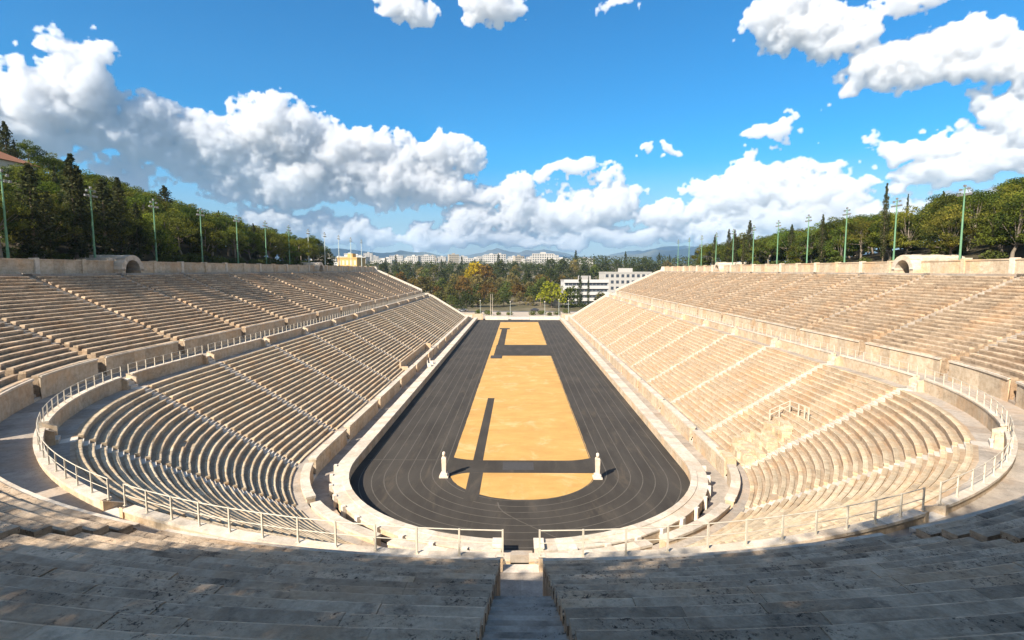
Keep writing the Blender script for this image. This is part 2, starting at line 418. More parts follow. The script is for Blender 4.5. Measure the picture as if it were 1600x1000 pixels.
# ------------------------------------------------------------------ podium walls, parapet, railing, walkways
def walled(prof, mat, name, parent, side, sA, sB, rref, g=0.0, step=1.6, gB=None):
    mb = MB(); sweep(mb, side, sA, sB, prof, step, rref, gA=g, gB=g if gB is None else gB); return mb.build(name, mat, parent)
def seg_label(side, k, stairs):
    sn = 'left' if side < 0 else 'right'; nc = sum(1 for s in stairs if s < YC)
    if k < nc: return f'in the curve, {ordn(k + 1)} piece {sn} of centre'
    return f'along the {sn} straight, {ordn(k - nc + 1)} piece from the curve'
g = AW / 2
for side in (-1, 1):
    for k in range(len(LSTAIR) - 1):
        sA, sB = LSTAIR[k], LSTAIR[k + 1]
        lab = seg_label(side, k, LSTAIR)
        o = walled([(20.1, 0.05), (20.1, 1.75), (20.75, 1.75), (20.75, 1.3)], M['wall'], 'podium_wall', None, side, sA, sB, 20.1, g)
        tag(o, f'low podium wall of the lower tier {lab}', 'wall', 'podium walls of the lower tier')
        walled([(20.04, 1.75), (20.04, 1.93), (20.82, 1.93), (20.82, 1.75)], M['coping'], 'coping', o, side, sA, sB, 20.1, g)
        walled([(20.75, 1.45), (21.64, 1.45)], M['walk'], 'footway', o, side, sA, sB, 20.1, 0).data.materials[0] = M['walk']
        o = walled([(R_PAR, 9.2), (R_PAR, PARTOP - .12), (R_PAR + .34, PARTOP - .12), (R_PAR + .34, Z_WALK)], M['wall'], 'parapet', None, side, sA, sB, R_PAR, g + .26)
        tag(o, f'low marble parapet {lab}', 'parapet', 'parapets of the middle walkway')
        walled([(R_PAR - .05, PARTOP - .12), (R_PAR - .05, PARTOP), (R_PAR + .40, PARTOP), (R_PAR + .40, PARTOP - .12)], M['coping'], 'coping', o, side, sA, sB, R_PAR, g + .26)
        # railing piece: posts and two rails
        rt = empty('railing', pt(side, S((D(sA, R_PAR) + D(sB, R_PAR)) / 2, R_PAR), R_PAR, PARTOP))
        ox, oy, oz = rt.location; rr = R_PAR + .17
        st = stations(sA, sB, rr, 1.42, None, g + .02, g + .02)
        for s in st:
            x, y, z = pt(side, s, rr, PARTOP); mb = MB(); mb.box(-.03, .03, -.03, .03, 0, .93); mb.box(-.06, .06, -.06, .06, 0, .03)
            a = R(YC - s) if s < YC else 0
            mb.build('post', M['railing'], rt, loc=(x - ox, y - oy, 0), rz=side * -a)
        for zz, rad in ((.90, .021), (.46, .016)):
            mb = MB()
            P = [pt(side, s, rr, zz) for s in st]
            for a, b in zip(P[:-1], P[1:]): mb.tube((a[0] - ox, a[1] - oy, zz), (b[0] - ox, b[1] - oy, zz), rad, rad, 6)
            mb.build('rail', M['railing'], rt)
        tag(rt, f'cream metal railing on the parapet {lab}', 'railing', 'railings of the middle walkway')
    for k in range(len(USTAIR) - 1):
        sA, sB = USTAIR[k], USTAIR[k + 1]; lab = seg_label(side, k, USTAIR)
        o = walled([(39.3, Z_WALK - .1), (39.3, 12.0), (39.43, 12.0)], M['wall'], 'podium_wall', None, side, sA, sB, 39.3, g)
        tag(o, f'podium wall of the upper tier {lab}', 'wall', 'podium walls of the upper tier')
        walled([(39.2, 11.98), (39.2, 12.14), (39.46, 12.14)], M['coping'], 'coping', o, side, sA, sB, 39.3, g)
    # one sheet each: middle walkway, top walkway, inner corridor
def path_sheet(name, prof, mat, step=1.5):
    mb = MB()
    for side in (-1, 1): sweep(mb, side, -36, YE, prof, step, prof[0][0], caps=False)
    return struct(mb.build(name, mat))
RTOP = UPP['r0'] + UPP['n'] * UPP['p']
path_sheet('walkway', [(34.9, LOW['z0'] + 22 * LOW['h'] - LOW['drop']-.004), (R_PAR+.01, LOW['z0'] + 22 * LOW['h'] - LOW['drop']-.004), (R_PAR + .33, Z_WALK), (39.45, Z_WALK)], M['walk'])
path_sheet('walkway', [(RTOP, 19.5), (RTOP, 19.86), (58.6, 19.86)], M['walk'])
path_sheet('walkway', [(18.3, 0.06), (20.2, 0.06)], M['walk'])
# walls beside the central stairway opening and podium end caps come from the sweep caps

# track wall: broad low marble bench round the track
wroot = empty('track_wall', (0, 36, 0))
tag(wroot, 'low broad marble wall running round the whole dark track', 'wall')
for side in (-1, 1):
    sA = -36 + 1.2 / 17 * 57.3
    mb = MB(); sweep(mb, side, sA, YE + 1, [(16.72, -.05), (16.72, .95), (18.1, .95), (18.1, 0)], 1.3)
    o = mb.build('wall_core', M['wall']); o.parent = wroot; o.location = (0, -36, 0)
    mb = MB(); sweep(mb, side, sA, YE + 1, [(16.66, .93), (16.66, 1.1), (17.25, 1.1), (17.25, 1.03), (18.16, 1.0), (18.16, .88)], 1.3)
    o = mb.build('coping', M['coping']); o.parent = wroot; o.location = (0, -36, 0)
    for k in range(12):                                      # pilasters on the outer face in the curve
        s = -36 + 12 + k * 8.0
        if s > 52: break
        mb = MB()
        def q(u, r, z): return pt(side, S(D(s, r) + u, r), r, z)
        P = [q(-.2, 18.12, .05), q(.2, 18.12, .05), q(.2, 18.42, .05), q(-.2, 18.42, .05), q(-.2, 18.12, 1.12), q(.2, 18.12, 1.12), q(.2, 18.42, 1.12), q(-.2, 18.42, 1.12)]
        mb.hexa(P, .9); o = mb.build('pilaster', M['white']); o.parent = wroot; o.location = (0, -36, 0)
# gate posts and steps at the centre of the curve
for u, nm in ((-1.55, 'left'), (1.35, 'right')):
    mb = MB(); mb.box(-.3, .3, -.6, .6, 0, 1.1, .7); mb.box(-.36, .36, -.66, .66, 1.1, 1.22, .9)
    o = mb.build('gate_post', M['white'], loc=(u, 36.6, .05)); tag(o, f'squat marble pier {nm} of the gap in the track wall', 'pier')
mb = MB(); mb.box(-1.1, .9, 36.2, 37.3, 0, .3); mb.box(-1.1, .9, 36.2, 36.8, .3, .55)
tag(mb.build('step', M['walk']), 'low stone steps down to the track in the gap of its wall', 'steps')

# ------------------------------------------------------------------ track and infield
def disc_path(mb, r, z, yA, yEnd, segs=48):
    P = [(r, yEnd, z)] + [(r * cos(a), yA - r * sin(a), z) for a in np.linspace(0, pi, segs)] + [(-r, yEnd, z)]
    mb.face(P[::-1])
mb = MB(); disc_path(mb, 16.9, 0.0, YC, 223.0); struct(mb.build('track', M['track']))
mb = MB(); RI = 7.4; z = .012
P = [(RI, y) for y in np.arange(212.5, 54.5, -1.6)] + [(RI * cos(a), YC - RI * sin(a)) for a in np.linspace(0, pi, 60)] + [(-RI, y) for y in np.arange(55, 212.6, 1.6)]
mb.face([(x + RNG.uniform(-.03, .03), y + RNG.uniform(-.03, .03), z) for x, y in P][::-1])
struct(mb.build('infield', M['sand'])).location.x = .32
z = .024; mb = MB()
def quad(x0, x1, y0, y1, zz=z): mb.face([(x0, y0, zz), (x1, y0, zz), (x1, y1, zz), (x0, y1, zz)])
# near cross band with flared ends
top = [(x, 56.6 + (.9 * ((abs(x) - 4.6) / 2.9) ** 2 if abs(x) > 4.6 else 0)) for x in np.linspace(-7.5, 7.5, 31)]
bot = [(x, 53.0 - (1.3 * ((-x - 5.2) / 2.2) ** 2 if x < -5.2 else 0)) for x in np.linspace(-7.5, 7.5, 31)]
mb.face([(x, y, z) for x, y in bot] + [(x, y, z) for x, y in top[::-1]])
quad(-5.3, -3.95, 46.2, 52.99); quad(-5.25, -4.2, 56.61, 85)
quad(-5.1, 7.5, 128, 147); quad(-6.7, -4.2, 124, 127.99); quad(-6.3, -4.2, 128, 147, z + .004); quad(-6.1, -4.2, 147.01, 186); quad(-6.9, -3.4, 186.01, 190)
struct(mb.build('track_crossing', M['track'])).location.x = .32
mb = MB(); mb.face([(-1.7, 53.8, .032), (1.5, 53.8, .032), (1.5, 56.0, .032), (-1.7, 56.0, .032)]); mb.face([(-6.6, 124.6, .036), (-4.3, 124.6, .036), (-4.3, 128.4, .036), (-6.6, 128.4, .036)])
struct(mb.build('path_patch', M['bluegrey']))
mb = MB()
for k in range(8):
    r = 7.62 + k * 1.17; wd = .045
    n = 60; A = np.linspace(0, pi, n)
    for i in range(n - 1):
        mb.face([((r + q) * cos(a), YC - (r + q) * sin(a), .016) for a, q in ((A[i], -wd), (A[i + 1], -wd), (A[i + 1], wd), (A[i], wd))])
    for sx in (-1, 1):
        mb.face([(sx * (r - sx * wd), YC, .016), (sx * (r + sx * wd), YC, .016), (sx * (r + sx * wd), 221, .016), (sx * (r - sx * wd), 221, .016)])
for a0, a1 in ((16.2, 7.6), (-16.2, -7.6)):
    pass
P = [(-1.9, 46.0), (-1.75, 45), (-1.35, 44.1), (-.8, 43.4), (-.1, 42.6), (.8, 41.7), (1.9, 40.6), (3.0, 39.6)]
for (xa, ya), (xb, yb) in zip(P[:-1], P[1:]):
    mb.face([(xa - .05, ya, .02), (xb - .05, yb, .02), (xb + .07, yb, .02), (xa + .07, ya, .02)])
mb.face([(-16.3, 56.6, .02), (-7.9, 56.6, .02), (-7.9, 56.7, .02), (-16.3, 56.7, .02)])
struct(mb.build('track_marking', M['lane']))

# ------------------------------------------------------------------ herms (double headed marble pillars)
def herm(x, y, lab):
    root = empty('herm_statue', (x, y, .03))
    mb = MB(); mb.box(-.44, .44, -.44, .44, 0, .16, .7); mb.box(-.32, .32, -.32, .32, .16, .42, .8); mb.build('plinth', M['white'], root)
    mb = MB(); a, b = .185, .225
    mb.hexa([(-a, -a, .42), (a, -a, .42), (a, a, .42), (-a, a, .42), (-b, -.26, 1.92), (b, -.26, 1.92), (b, .26, 1.92), (-b, .26, 1.92)], .8)
    mb.hexa([(-b, -.26, 1.92), (b, -.26, 1.92), (b, .26, 1.92), (-b, .26, 1.92), (-.15, -.2, 2.06), (.15, -.2, 2.06), (.15, .2, 2.06), (-.15, .2, 2.06)], .8)
    mb.build('pillar', M['white'], root)
    mb = MB(); n = 18
    prof = [(.08, 2.03), (.085, 2.12), (.115, 2.17), (.14, 2.26), (.145, 2.35), (.13, 2.44), (.09, 2.50), (.03, 2.53)]
    k = len(mb.v)
    for r, z in prof:
        for i in range(n):
            a = 2 * pi * i / n; c, s_ = cos(a), sin(a)
            rr = r * (1 + .45 * abs(s_)) if 2.1 < z < 2.52 else r         # two faces looking opposite ways
            if 2.24 < z < 2.30 and abs(s_) > .97: rr += .05                 # noses
            if z < 2.2 and abs(s_) > .7 and z > 2.1: rr += .04              # beards
            mb.v.append((rr * c, rr * s_, z))
    for a in range(len(prof) - 1):
        for i in range(n):
            j = (i + 1) % n; mb.f.append((k + a * n + i, k + a * n + j, k + (a + 1) * n + j, k + (a + 1) * n + i)); mb.t.append(.8)
    mb.f.append(tuple(k + (len(prof) - 1) * n + i for i in range(n))); mb.t.append(.8)
    mb.build('double_head', M['white'], root, smooth=True)
    tag(root, lab, 'statue', 'herms on the infield edge')
herm(-7.4, 51.9, 'white marble herm pillar at the left corner of the sandy infield')
herm(7.65, 51.7, 'white marble herm pillar at the right corner of the sandy infield')

# ------------------------------------------------------------------ rim wall with pilasters, end walls
rim = empty('perimeter_wall', (0, 0, 19.8))
tag(rim, 'long ochre stone wall closing the top of the upper tier all round', 'wall')
def rimpart(mb, name, mat):
    o = mb.build(name, mat); o.parent = rim; o.location = (0, 0, -19.8); return o
PORT = [(-1, 80.5), (1, 82.5), (-1, 158), (1, 159)]
mb = MB()
for side in (-1, 1):
    cuts = [-36] + [c for sd, y in PORT if sd == side for c in (y - 2.3, y + 2.3)] + [YE + 1]
    for a, b in zip(cuts[::2], cuts[1::2]): sweep(mb, side, a, b, [(58.5, 19.7), (58.5, 21.5), (59.05, 21.5), (59.05, 19.5)], 1.7)
rimpart(mb, 'wall_face', M['wall'])
mb = MB()
for side in (-1, 1):
    cuts = [-36] + [c for sd, y in PORT if sd == side for c in (y - 2.3, y + 2.3)] + [YE + 1]
    for a, b in zip(cuts[::2], cuts[1::2]): sweep(mb, side, a, b, [(58.42, 21.49), (58.42, 21.66), (59.13, 21.66), (59.13, 21.49)], 1.7)
rimpart(mb, 'coping', M['wall'])
for side in (-1, 1):
    for k in range(30):
        s = 44 + k * 7.17
        if s > YE - 1 or any(sd == side and abs(s - y) < 3 for sd, y in PORT): continue
        mb = MB()
        def q(u, r, z): return pt(side, S(D(s, r) + u, r), r, z)
        P = [q(-.3, 58.3, 19.86), q(.3, 58.3, 19.86), q(.3, 59.15, 19.86), q(-.3, 59.15, 19.86), q(-.3, 58.3, 21.78), q(.3, 58.3, 21.78), q(.3, 59.15, 21.78), q(-.3, 59.15, 21.78)]
        mb.hexa(P, .8); rimpart(mb, 'pilaster', M['coping'] if k % 2 else M['wall'])
for side, sn in ((-1, 'left'), (1, 'right')):
    for T, nm, pre, post in ((LOW, 'lower', [(18.9, 0), (18.9, 2.1), (21.2, 2.1)], [(36.7, 11.0)]), (UPP, 'upper', [(39.2, 10), (39.2, 12.6)], [(57.2, 20.4), (57.6, 21.7), (60.2, 21.7)])):
        top = list(pre)
        zA = T['z0'] + .35; rA = T['r0']; rB = T['r0'] + (T['n'] - 1) * T['p']; zB = T['z0'] + (T['n'] - 1) * T['h'] + .45
        top += [(rA, zA + .1), (rB, zB)] + post
        P = top + [(top[-1][0], -1), (top[0][0], -1)]
        mb = MB(); y0, y1 = YE + .02, YE + 1.0
        A = [(side * r, y0, z) for r, z in P]; B = [(side * r, y1, z) for r, z in P]; n = len(P)
        mb.face(A if side > 0 else A[::-1]); mb.face(B[::-1] if side > 0 else B)
        for i in range(n):
            j = (i + 1) % n; q = [A[i], B[i], B[j], A[j]]; mb.face(q if side > 0 else q[::-1])
        o = mb.build('end_wall', M['white'])
        tag(o, f'sloping white marble end wall closing the {sn} {nm} tier at the far end', 'wall', 'sloping end walls')
    mb = MB(); mb.box(min(side * 36.7, side * 39.2), max(side * 36.7, side * 39.2), YE + .02, YE + 1, -1, 10.95, .7)
    tag(mb.build('end_wall', M['white']), f'short level white wall closing the {sn} middle walkway at the far end', 'wall', 'sloping end walls')

# vaulted exits through the rim wall
def portal(side, y, lab):
    root = empty('vaulted_exit', (side * 57.3, y, 19.9)); hw, L = 2.0, 8.2
    def arch(r0, r1, z0):
        return [(cos(a), sin(a)) for a in np.linspace(0, pi, 13)]
    A = [(cos(a), sin(a)) for a in np.linspace(0, pi, 13)]
    mb = MB(); nseg = 6
    for k in range(nseg):
        x0, x1 = k * L / nseg, (k + 1) * L / nseg
        for (c0, s0), (c1, s1) in zip(A[:-1], A[1:]):
            j = RNG.uniform(-.07, .07)
            P = [(side * x, c * r, s_ * r * 1.0 + .35) for x, c, s_, r in ((x0, c0, s0, hw - .45), (x1, c0, s0, hw - .45), (x1, c1, s1, hw - .45), (x0, c1, s1, hw - .45), (x0, c0, s0, hw + .3 + j), (x1, c0, s0, hw + .3 + j), (x1, c1, s1, hw + .3 + j), (x0, c1, s1, hw + .3 + j))]
            mb.hexa(P, RNG.random())
    mb.build('vault', M['coping'], root)
    mb = MB()
    for sg in (-1, 1):
        a, b = sorted((sg * 1.6, sg * 2.35)); x0, x1 = sorted((0, side * L)); mb.box(x0, x1, a, b, -.1, .5, .6)
    x0, x1 = sorted((side * (L - .4), side * L)); mb.box(x0, x1, -1.7, 1.7, -.1, 2.2, .1); mb.build('side_wall', M['wall'], root)
    mb = MB(); x0, x1 = sorted((side * 2.5, side * 2.7)); mb.box(x0, x1, -1.55, 1.55, -.1, 1.9, .1); mb.build('shade_panel', M['dark'], root)  # near-black panel put in for the darkness inside the vault
    for k in range(5):                                           # rough blocks along the flank
        mb = MB(); x = side * (1.6 + k * 1.4); h = RNG.uniform(1.2, 1.9)
        j = RNG.uniform(-.12, .12, 6)
        mb.hexa([(x - .4, -3.1 + j[0], 0), (x + .4, -3.1 + j[1], 0), (x + .4, -2.4, 0), (x - .4, -2.4, 0), (x - .32 + j[2], -3.0, h), (x + .32 + j[3], -3.0, h + j[4]), (x + .35, -2.45, h), (x - .35, -2.45, h + j[5])], RNG.random())
        mb.build('rough_block', M['coping'], root)
    mb = MB(); x0, x1 = sorted((side * 1.2, side * 7.8)); mb.box(x0, x1, -3.15, -2.36, 1.75, 2.15, .6); mb.build('lintel', M['coping'], root)
    tag(root, lab, 'exit', 'vaulted exits at the rim')
portal(-1, 80.5, 'rough stone vaulted exit in the left rim wall, the nearer one')
portal(1, 82.5, 'rough stone vaulted exit in the right rim wall, the nearer one with a dark arch')
portal(-1, 158, 'small vaulted exit far along the left rim wall')
portal(1, 159, 'small vaulted exit far along the right rim wall')

# royal box and thrones on the left, ruined patch with tunnel rail on the right
mb = MB(); mb.box(-22.5, -22.2, 101, 128, 1.6, 3.0, .3); mb.box(-22.2, -20.9, 127.7, 128, 1.4, 3.0, .5); mb.box(-22.2, -20.9, 101, 101.3, 1.4, 2.2, .5)
o = mb.build('seating_box', M['wall']); tag(o, 'brown panelled box enclosure at the foot of the left lower tier', 'seating box')
def throne(x, y, rz, lab):
    root = empty('marble_throne', (x, y, .95), rz)
    mb = MB(); mb.box(-.35, .35, -.35, .35, 0, .45, .8); mb.build('seat', M['white'], root)
    mb = MB(); mb.hexa([(-.35, .25, .45), (.35, .25, .45), (.35, .4, .45), (-.35, .4, .45), (-.28, .3, 1.25), (.28, .3, 1.25), (.28, .42, 1.25), (-.28, .42, 1.25)], .8); mb.build('backrest', M['white'], root)
    for sx in (-.35, .27):
        mb = MB(); mb.box(sx, sx + .08, -.3, .25, .45, .75, .8); mb.build('armrest', M['white'], root)
    tag(root, lab, 'throne', 'marble thrones on the left track wall')
throne(-18.0, 108, R(90), 'nearer white marble throne on the left track wall by the box')
throne(-18.0, 111, R(90), 'farther white marble throne on the left track wall by the box')

def zrow(r): return LOW['z0'] + (r - LOW['r0']) / LOW['p'] * LOW['h']
COURSE = [(0, 'on the podium'), (1, 'low down'), (2, 'somewhat higher'), (4, 'in the middle'), (5, 'higher up'), (7, 'near the top'), (8, 'under the railing')]
for ci, (row, cn) in enumerate(COURSE):
    sx = 46.7 + .15 * ci; nb = [7, 6, 6, 5, 5, 4, 3][ci]; sx += (0, 0, 0, .8, 1.5, 2.6, 3.4)[ci]
    for b in range(nb):
        w_ = float(RNG.uniform(.9, 2.0)); r = 21.7 + row * .59 + float(RNG.uniform(-.2, .5)) if ci else 20.6
        x, y, _ = pt(1, sx + w_ / 2, r, 0); sx += w_ + .1; d = float(RNG.uniform(.5, 1.0)); h = float(RNG.uniform(.1, .38)); z = zrow(r) if ci else 1.9
        tw = float(RNG.uniform(-.2, .2)); ca, sa = cos(tw), sin(tw); P = []
        for zz, sh in ((-.8, 1), (h, .92)):
            for a_, b_ in ((-1, -1), (1, -1), (1, 1), (-1, 1)):
                u, v = a_ * d / 2 * sh, b_ * w_ / 2 * sh; P.append((x + u * ca - v * sa, y + u * sa + v * ca, z + zz + float(RNG.uniform(-.06, .06))))
        mb = MB(); mb.hexa(P, float(RNG.uniform(.3, .9))); o = mb.build('marble_block', M['seat'])
        tag(o, f'broken marble block of the damaged patch, {cn}, {ordn(b + 1)} from the stairway', 'marble block', 'pale blocks of the damaged patch')
rt = empty('railing', pt(1, 54, 27.4, zrow(27.4)))
pp = [pt(1, s, r, zrow(r)) for s, r in ((51.2, 28.4), (52.8, 28.4), (54.4, 28.3), (56.0, 28.2), (56.3, 27.3), (56.5, 26.4))]
for p in pp:
    mb = MB(); mb.box(-.05, .05, -.05, .05, -.3, 1.1); mb.build('post', M['railing'], rt, loc=(p[0] - rt.location[0], p[1] - rt.location[1], p[2] - rt.location[2]))
for dz in (1.05, .55):
    mb = MB()
    for a, b in zip(pp[:-1], pp[1:]): mb.tube([a[i] - rt.location[i] + (dz if i == 2 else 0) for i in range(3)], [b[i] - rt.location[i] + (dz if i == 2 else 0) for i in range(3)], .03, .03, 6)
    mb.build('rail', M['railing'], rt)
tag(rt, 'short railing around the opening above the white damaged patch', 'railing')

# ------------------------------------------------------------------ ground outside
def rise(side, s, r):
    d = max(0, r - 60)
    if s < 30: k = .24
    elif side < 0: k = float(np.interp(s, [60, 90, 118, 150, 196], [.32, .34, .40, .30, 0]))
    else: k = .25 * float(np.clip((186 - s) / 90, 0, 1))
    z = 20.6 + k * min(d, 75) + .05 * max(0, min(d, 200) - 75) * (k > .02)
    if s > 221: z *= float(np.clip(1 - (s - 221) / 30, 0, 1)) ** 1.2
    if side > 0 or s > 150: z -= 0
    return z
mb = MB()
for side in (-1, 1):
    ss = list(np.arange(-36, 54, 4)) + list(np.arange(54, 222, 6)) + [223, 228, 234, 240, 248, 256, 270, 300]
    rs = [59.0, 61, 64, 68, 74, 82, 92, 105, 120, 140, 170, 220, 320]
    k = len(mb.v)
    for s in ss:
        for r in rs:
            z = rise(side, s, r) + (RNG.uniform(-.25, .25) if r > 61 else 0)
            if r >= 320: z = -2
            mb.v.append(pt(side, s, r, z))
    n = len(rs)
    for i in range(len(ss) - 1):
        for j in range(n - 1):
            q = (k + i * n + j, k + (i + 1) * n + j, k + (i + 1) * n + j + 1, k + i * n + j + 1)
            mb.f.append(q if side > 0 else q[::-1]); mb.t.append(.5)
M['hill'] = plain('pine_litter', (0.055, 0.046, 0.026), 1.0, 0.5, 0.7)
struct(mb.build('hill', M['hill'], smooth=True))
def gz(x, y):
    z = -0.25
    z += float(np.interp(y, [285, 420, 620, 900, 2000, 4000], [0, 10.5, 23, 31, 44, 46]))
    return z
mb = MB(); xs = np.concatenate([np.linspace(-7800, -900, 12), np.linspace(-700, 700, 21), np.linspace(900, 7800, 12)])
ys = np.concatenate([[-1500, -800, -300, 0, 222], np.arange(260, 1000, 40), [1200, 1500, 2000, 2700, 3400, 5000, 7000, 9000, 12300]])
for y in ys:
    for x in xs: mb.v.append((x, y, gz(x, y)))
n = len(xs)
for i in range(len(ys) - 1):
    for j in range(n - 1): mb.f.append((i * n + j, i * n + j + 1, (i + 1) * n + j + 1, (i + 1) * n + j)); mb.t.append(.5)
struct(mb.build('ground', M['ground'], smooth=True))
# mountains on the horizon
def ridge(name, dist, prof, depth, mat):
    mb = MB(); az = np.linspace(-38, 38, 169); m = 7
    hh = np.interp(az, [a for a, _ in prof], [b for _, b in prof])
    fine = np.interp(az, np.linspace(-42, 42, 43), RNG.uniform(.82, 1.12, 43)) * np.interp(az, np.linspace(-42, 42, 85), RNG.uniform(.93, 1.05, 85))
    for j in range(m):
        f = j / (m - 1); zf = sin(f * pi / 2) ** .8
        for i, a in enumerate(az):
            d = dist + depth * f + RNG.uniform(-.04, .04) * depth
            zz = 30 + .78 * (hh[i] * fine[i]) * zf * (1 + RNG.uniform(-.05, .05) * (j < m - 1))
            mb.v.append((d * sin(R(a)), d * cos(R(a)), zz))
    n = len(az)
    for j in range(m - 1):
        for i in range(n - 1): mb.f.append((j * n + i, j * n + i + 1, (j + 1) * n + i + 1, (j + 1) * n + i)); mb.t.append(.5)
    return struct(mb.build(name, mat, smooth=True))
ridge('hills', 6000, [(-42, 200), (-22, 250), (-19, 330), (-16, 260), (-12, 290), (-6, 190), (-2, 270), (3, 210), (8, 230), (14, 300), (19, 340), (25, 250), (42, 200)], 1200, M['mount'])
ridge('mountains', 9500, [(-42, 300), (-20, 380), (-10, 300), (-3, 520), (2, 480), (8, 340), (15, 540), (20, 640), (26, 500), (42, 300)], 1800, M['mount'])

# far end: white kerb wall, steps, plaza
o = MB(); o.box(-13.6, -4.2, 221.8, 222.6, 0, 1.35, .9); tag(o.build('kerb_wall', M['white']), 'long low white marble wall at the far end of the track, left of the gap', 'wall')
o = MB(); o.box(4.6, 17.0, 221.8, 222.6, 0, 1.35, .9); tag(o.build('kerb_wall', M['white']), 'long low white marble wall at the far end of the track, right of the gap', 'wall')
o = MB()
for k in range(4): o.box(-4.1, 4.5, 223 + k * .8, 229, k * .16, (k + 1) * .16, .6)
tag(o.build('step', M['step']), 'pale pinkish steps leading out of the far end of the track', 'steps')
mb = MB(); mb.face([(-60, 223, .15), (60, 223, .15), (60, 262, .2), (-60, 262, .2)]); struct(mb.build('plaza', M['plaza']))
mb = MB(); mb.face([(-300, 262.2, .02), (300, 262.2, .02), (300, 284, .02), (-300, 284, .02)]); struct(mb.build('road', M['asphalt']))
for x0, x1, nm in ((-24, -14.6, 'left'), (17.6, 25, 'right')):
    mb = MB(); mb.box(x0, x1, 222.4, 223.6, -.2, 2.4, .5); tag(mb.build('retaining_wall', M['wall']), f'ochre wall block beside the {nm} corner of the track end', 'wall')

# ------------------------------------------------------------------ trees
def leaf_cloud(mb, centres, radii, n_each, size, flat=1.0, up=0.0, shell=0.55):
    for (cx, cy, cz), rad in zip(centres, radii):
        n = int(n_each)
        d = RNG.normal(size=(n, 3)); d /= np.linalg.norm(d, axis=1)[:, None]
        rr = rad * (shell + (1 - shell) * RNG.random(n)) ** 1.0
        P = d * rr[:, None]; P[:, 2] *= flat; P += (cx, cy, cz)
        a = RNG.normal(size=(n, 3)) + d * .9 + np.array([0, 0, up]); a /= np.linalg.norm(a, axis=1)[:, None]
        u = np.cross(a, RNG.normal(size=(n, 3))); u /= np.linalg.norm(u, axis=1)[:, None]; v = np.cross(a, u)
        sz = size * RNG.uniform(.6, 1.3, n)[:, None]; ct = RNG.uniform(.05, .75)
        q = np.stack([P - u * sz * .8 - v * sz * .3, P + u * sz * .3 - v * sz * .5, P + u * sz * .8 + v * sz * .35, P - u * sz * .3 + v * sz * .5], 1)
        k = len(mb.v); mb.v.extend(map(tuple, q.reshape(-1, 3)))
        mb.f.extend((k + 4 * i, k + 4 * i + 1, k + 4 * i + 2, k + 4 * i + 3) for i in range(n))
        mb.t.extend(np.clip(ct + RNG.uniform(-.25, .4, n), 0, 1))
def pine_proto(h, rc, lean, ncl, low):
    root = empty('pine_tree', (0, 0, -500)); th = h * low
    t = MB(); top = (lean * 1.4, lean * .5, h * .82); mid = (lean * .4, lean * .6, th * .6)
    t.tube((0, 0, -.6), mid, .26, .2, 8); t.tube(mid, (lean, lean * .4, th), .2, .16, 8); t.tube((lean, lean * .4, th), top, .16, .06, 6)
    C, Q = [], []
    for k in range(ncl):
        a = k * 2.4 + RNG.uniform(-.5, .5); f = math.sqrt((k + .5) / ncl); rr = rc * f
        z = h - (f ** 2) * (h - th) * .62 - RNG.uniform(0, .12) * h * (1 + f)
        c = (lean * 1.2 + rr * cos(a), lean * .4 + rr * sin(a), z); C.append(c); Q.append(RNG.uniform(.85, 1.5) * rc / 3.4)
        if k % 2: t.tube((lean, lean * .4, th * RNG.uniform(.85, 1.2)), (c[0] * .9, c[1] * .9, c[2] - .3), .07, .025, 5, caps=False)
    for k in range(int(ncl * (.9 - low * 1.2))):
        a = RNG.uniform(0, 2 * pi); rr = rc * RNG.uniform(.2, .8)
        C.append((lean + rr * cos(a), rr * sin(a), th + RNG.uniform(0, .25) * h)); Q.append(RNG.uniform(.6, 1.0) * rc / 3.4)
    t.build('trunk', M['palebark'], root)
    c = MB(); leaf_cloud(c, C, Q, 230, .15, .6, .7); c.build('crown', M['pine'], root); return root
def cypress_proto(h, rad):
    root = empty('cypress_tree', (0, 0, -500)); t = MB(); t.tube((0, 0, -.6), (0, 0, h * .9), .16, .03, 7); t.build('trunk', M['bark'], root)
    c = MB(); n = 26; C, Q = [], []
    for k in range(n):
        f = (k + .5) / n; z = h * (.1 + .9 * f); rr = rad * (sin(min(1, (f + .10) * 1.5) * pi / 2)) * (1 - f ** 2.2) + .1
        a = k * 2.4; C.append((rr * .35 * cos(a), rr * .35 * sin(a), z)); Q.append(rr * RNG.uniform(.75, 1.15))
    leaf_cloud(c, C, Q, 80, .17, 1.25, .3); c.build('crown', M['cypress'], root); return root
def broad_proto(h, rc, ncl, size=.5, n=46):
    root = empty('park_tree', (0, 0, -500)); t = MB(); t.tube((0, 0, -.6), (.2, .1, h * .5), .28, .16, 7)
    C, Q = [], []
    for k in range(ncl):
        a = k * 2.4; f = math.sqrt((k + .5) / ncl); z = h * (.92 - .5 * f ** 2.0) - RNG.uniform(0, .25) * h * f
        c = (rc * .85 * f * cos(a), rc * .85 * f * sin(a), z); C.append(c); Q.append(RNG.uniform(.8, 1.3) * rc * .36)
        if k % 3 == 0: t.tube((.2, .1, h * .42), (c[0] * .8, c[1] * .8, c[2]), .09, .03, 5, caps=False)
    t.build('trunk', M['bark'], root)
    c = MB(); leaf_cloud(c, C, Q, n, size, .8, .4); c.build('crown', M['broad'], root); return root
PINES = [pine_proto(9.5, 3.6, .5, 24, .22), pine_proto(10.5, 3.9, -.8, 26, .3), pine_proto(8.2, 3.4, .9, 20, .12), pine_proto(10.5, 3.6, .2, 22, .48), pine_proto(9, 4.1, -1.3, 24, .42)]
CYPS = [cypress_proto(12, 1.15), cypress_proto(10, 1.4), cypress_proto(13, .95)]
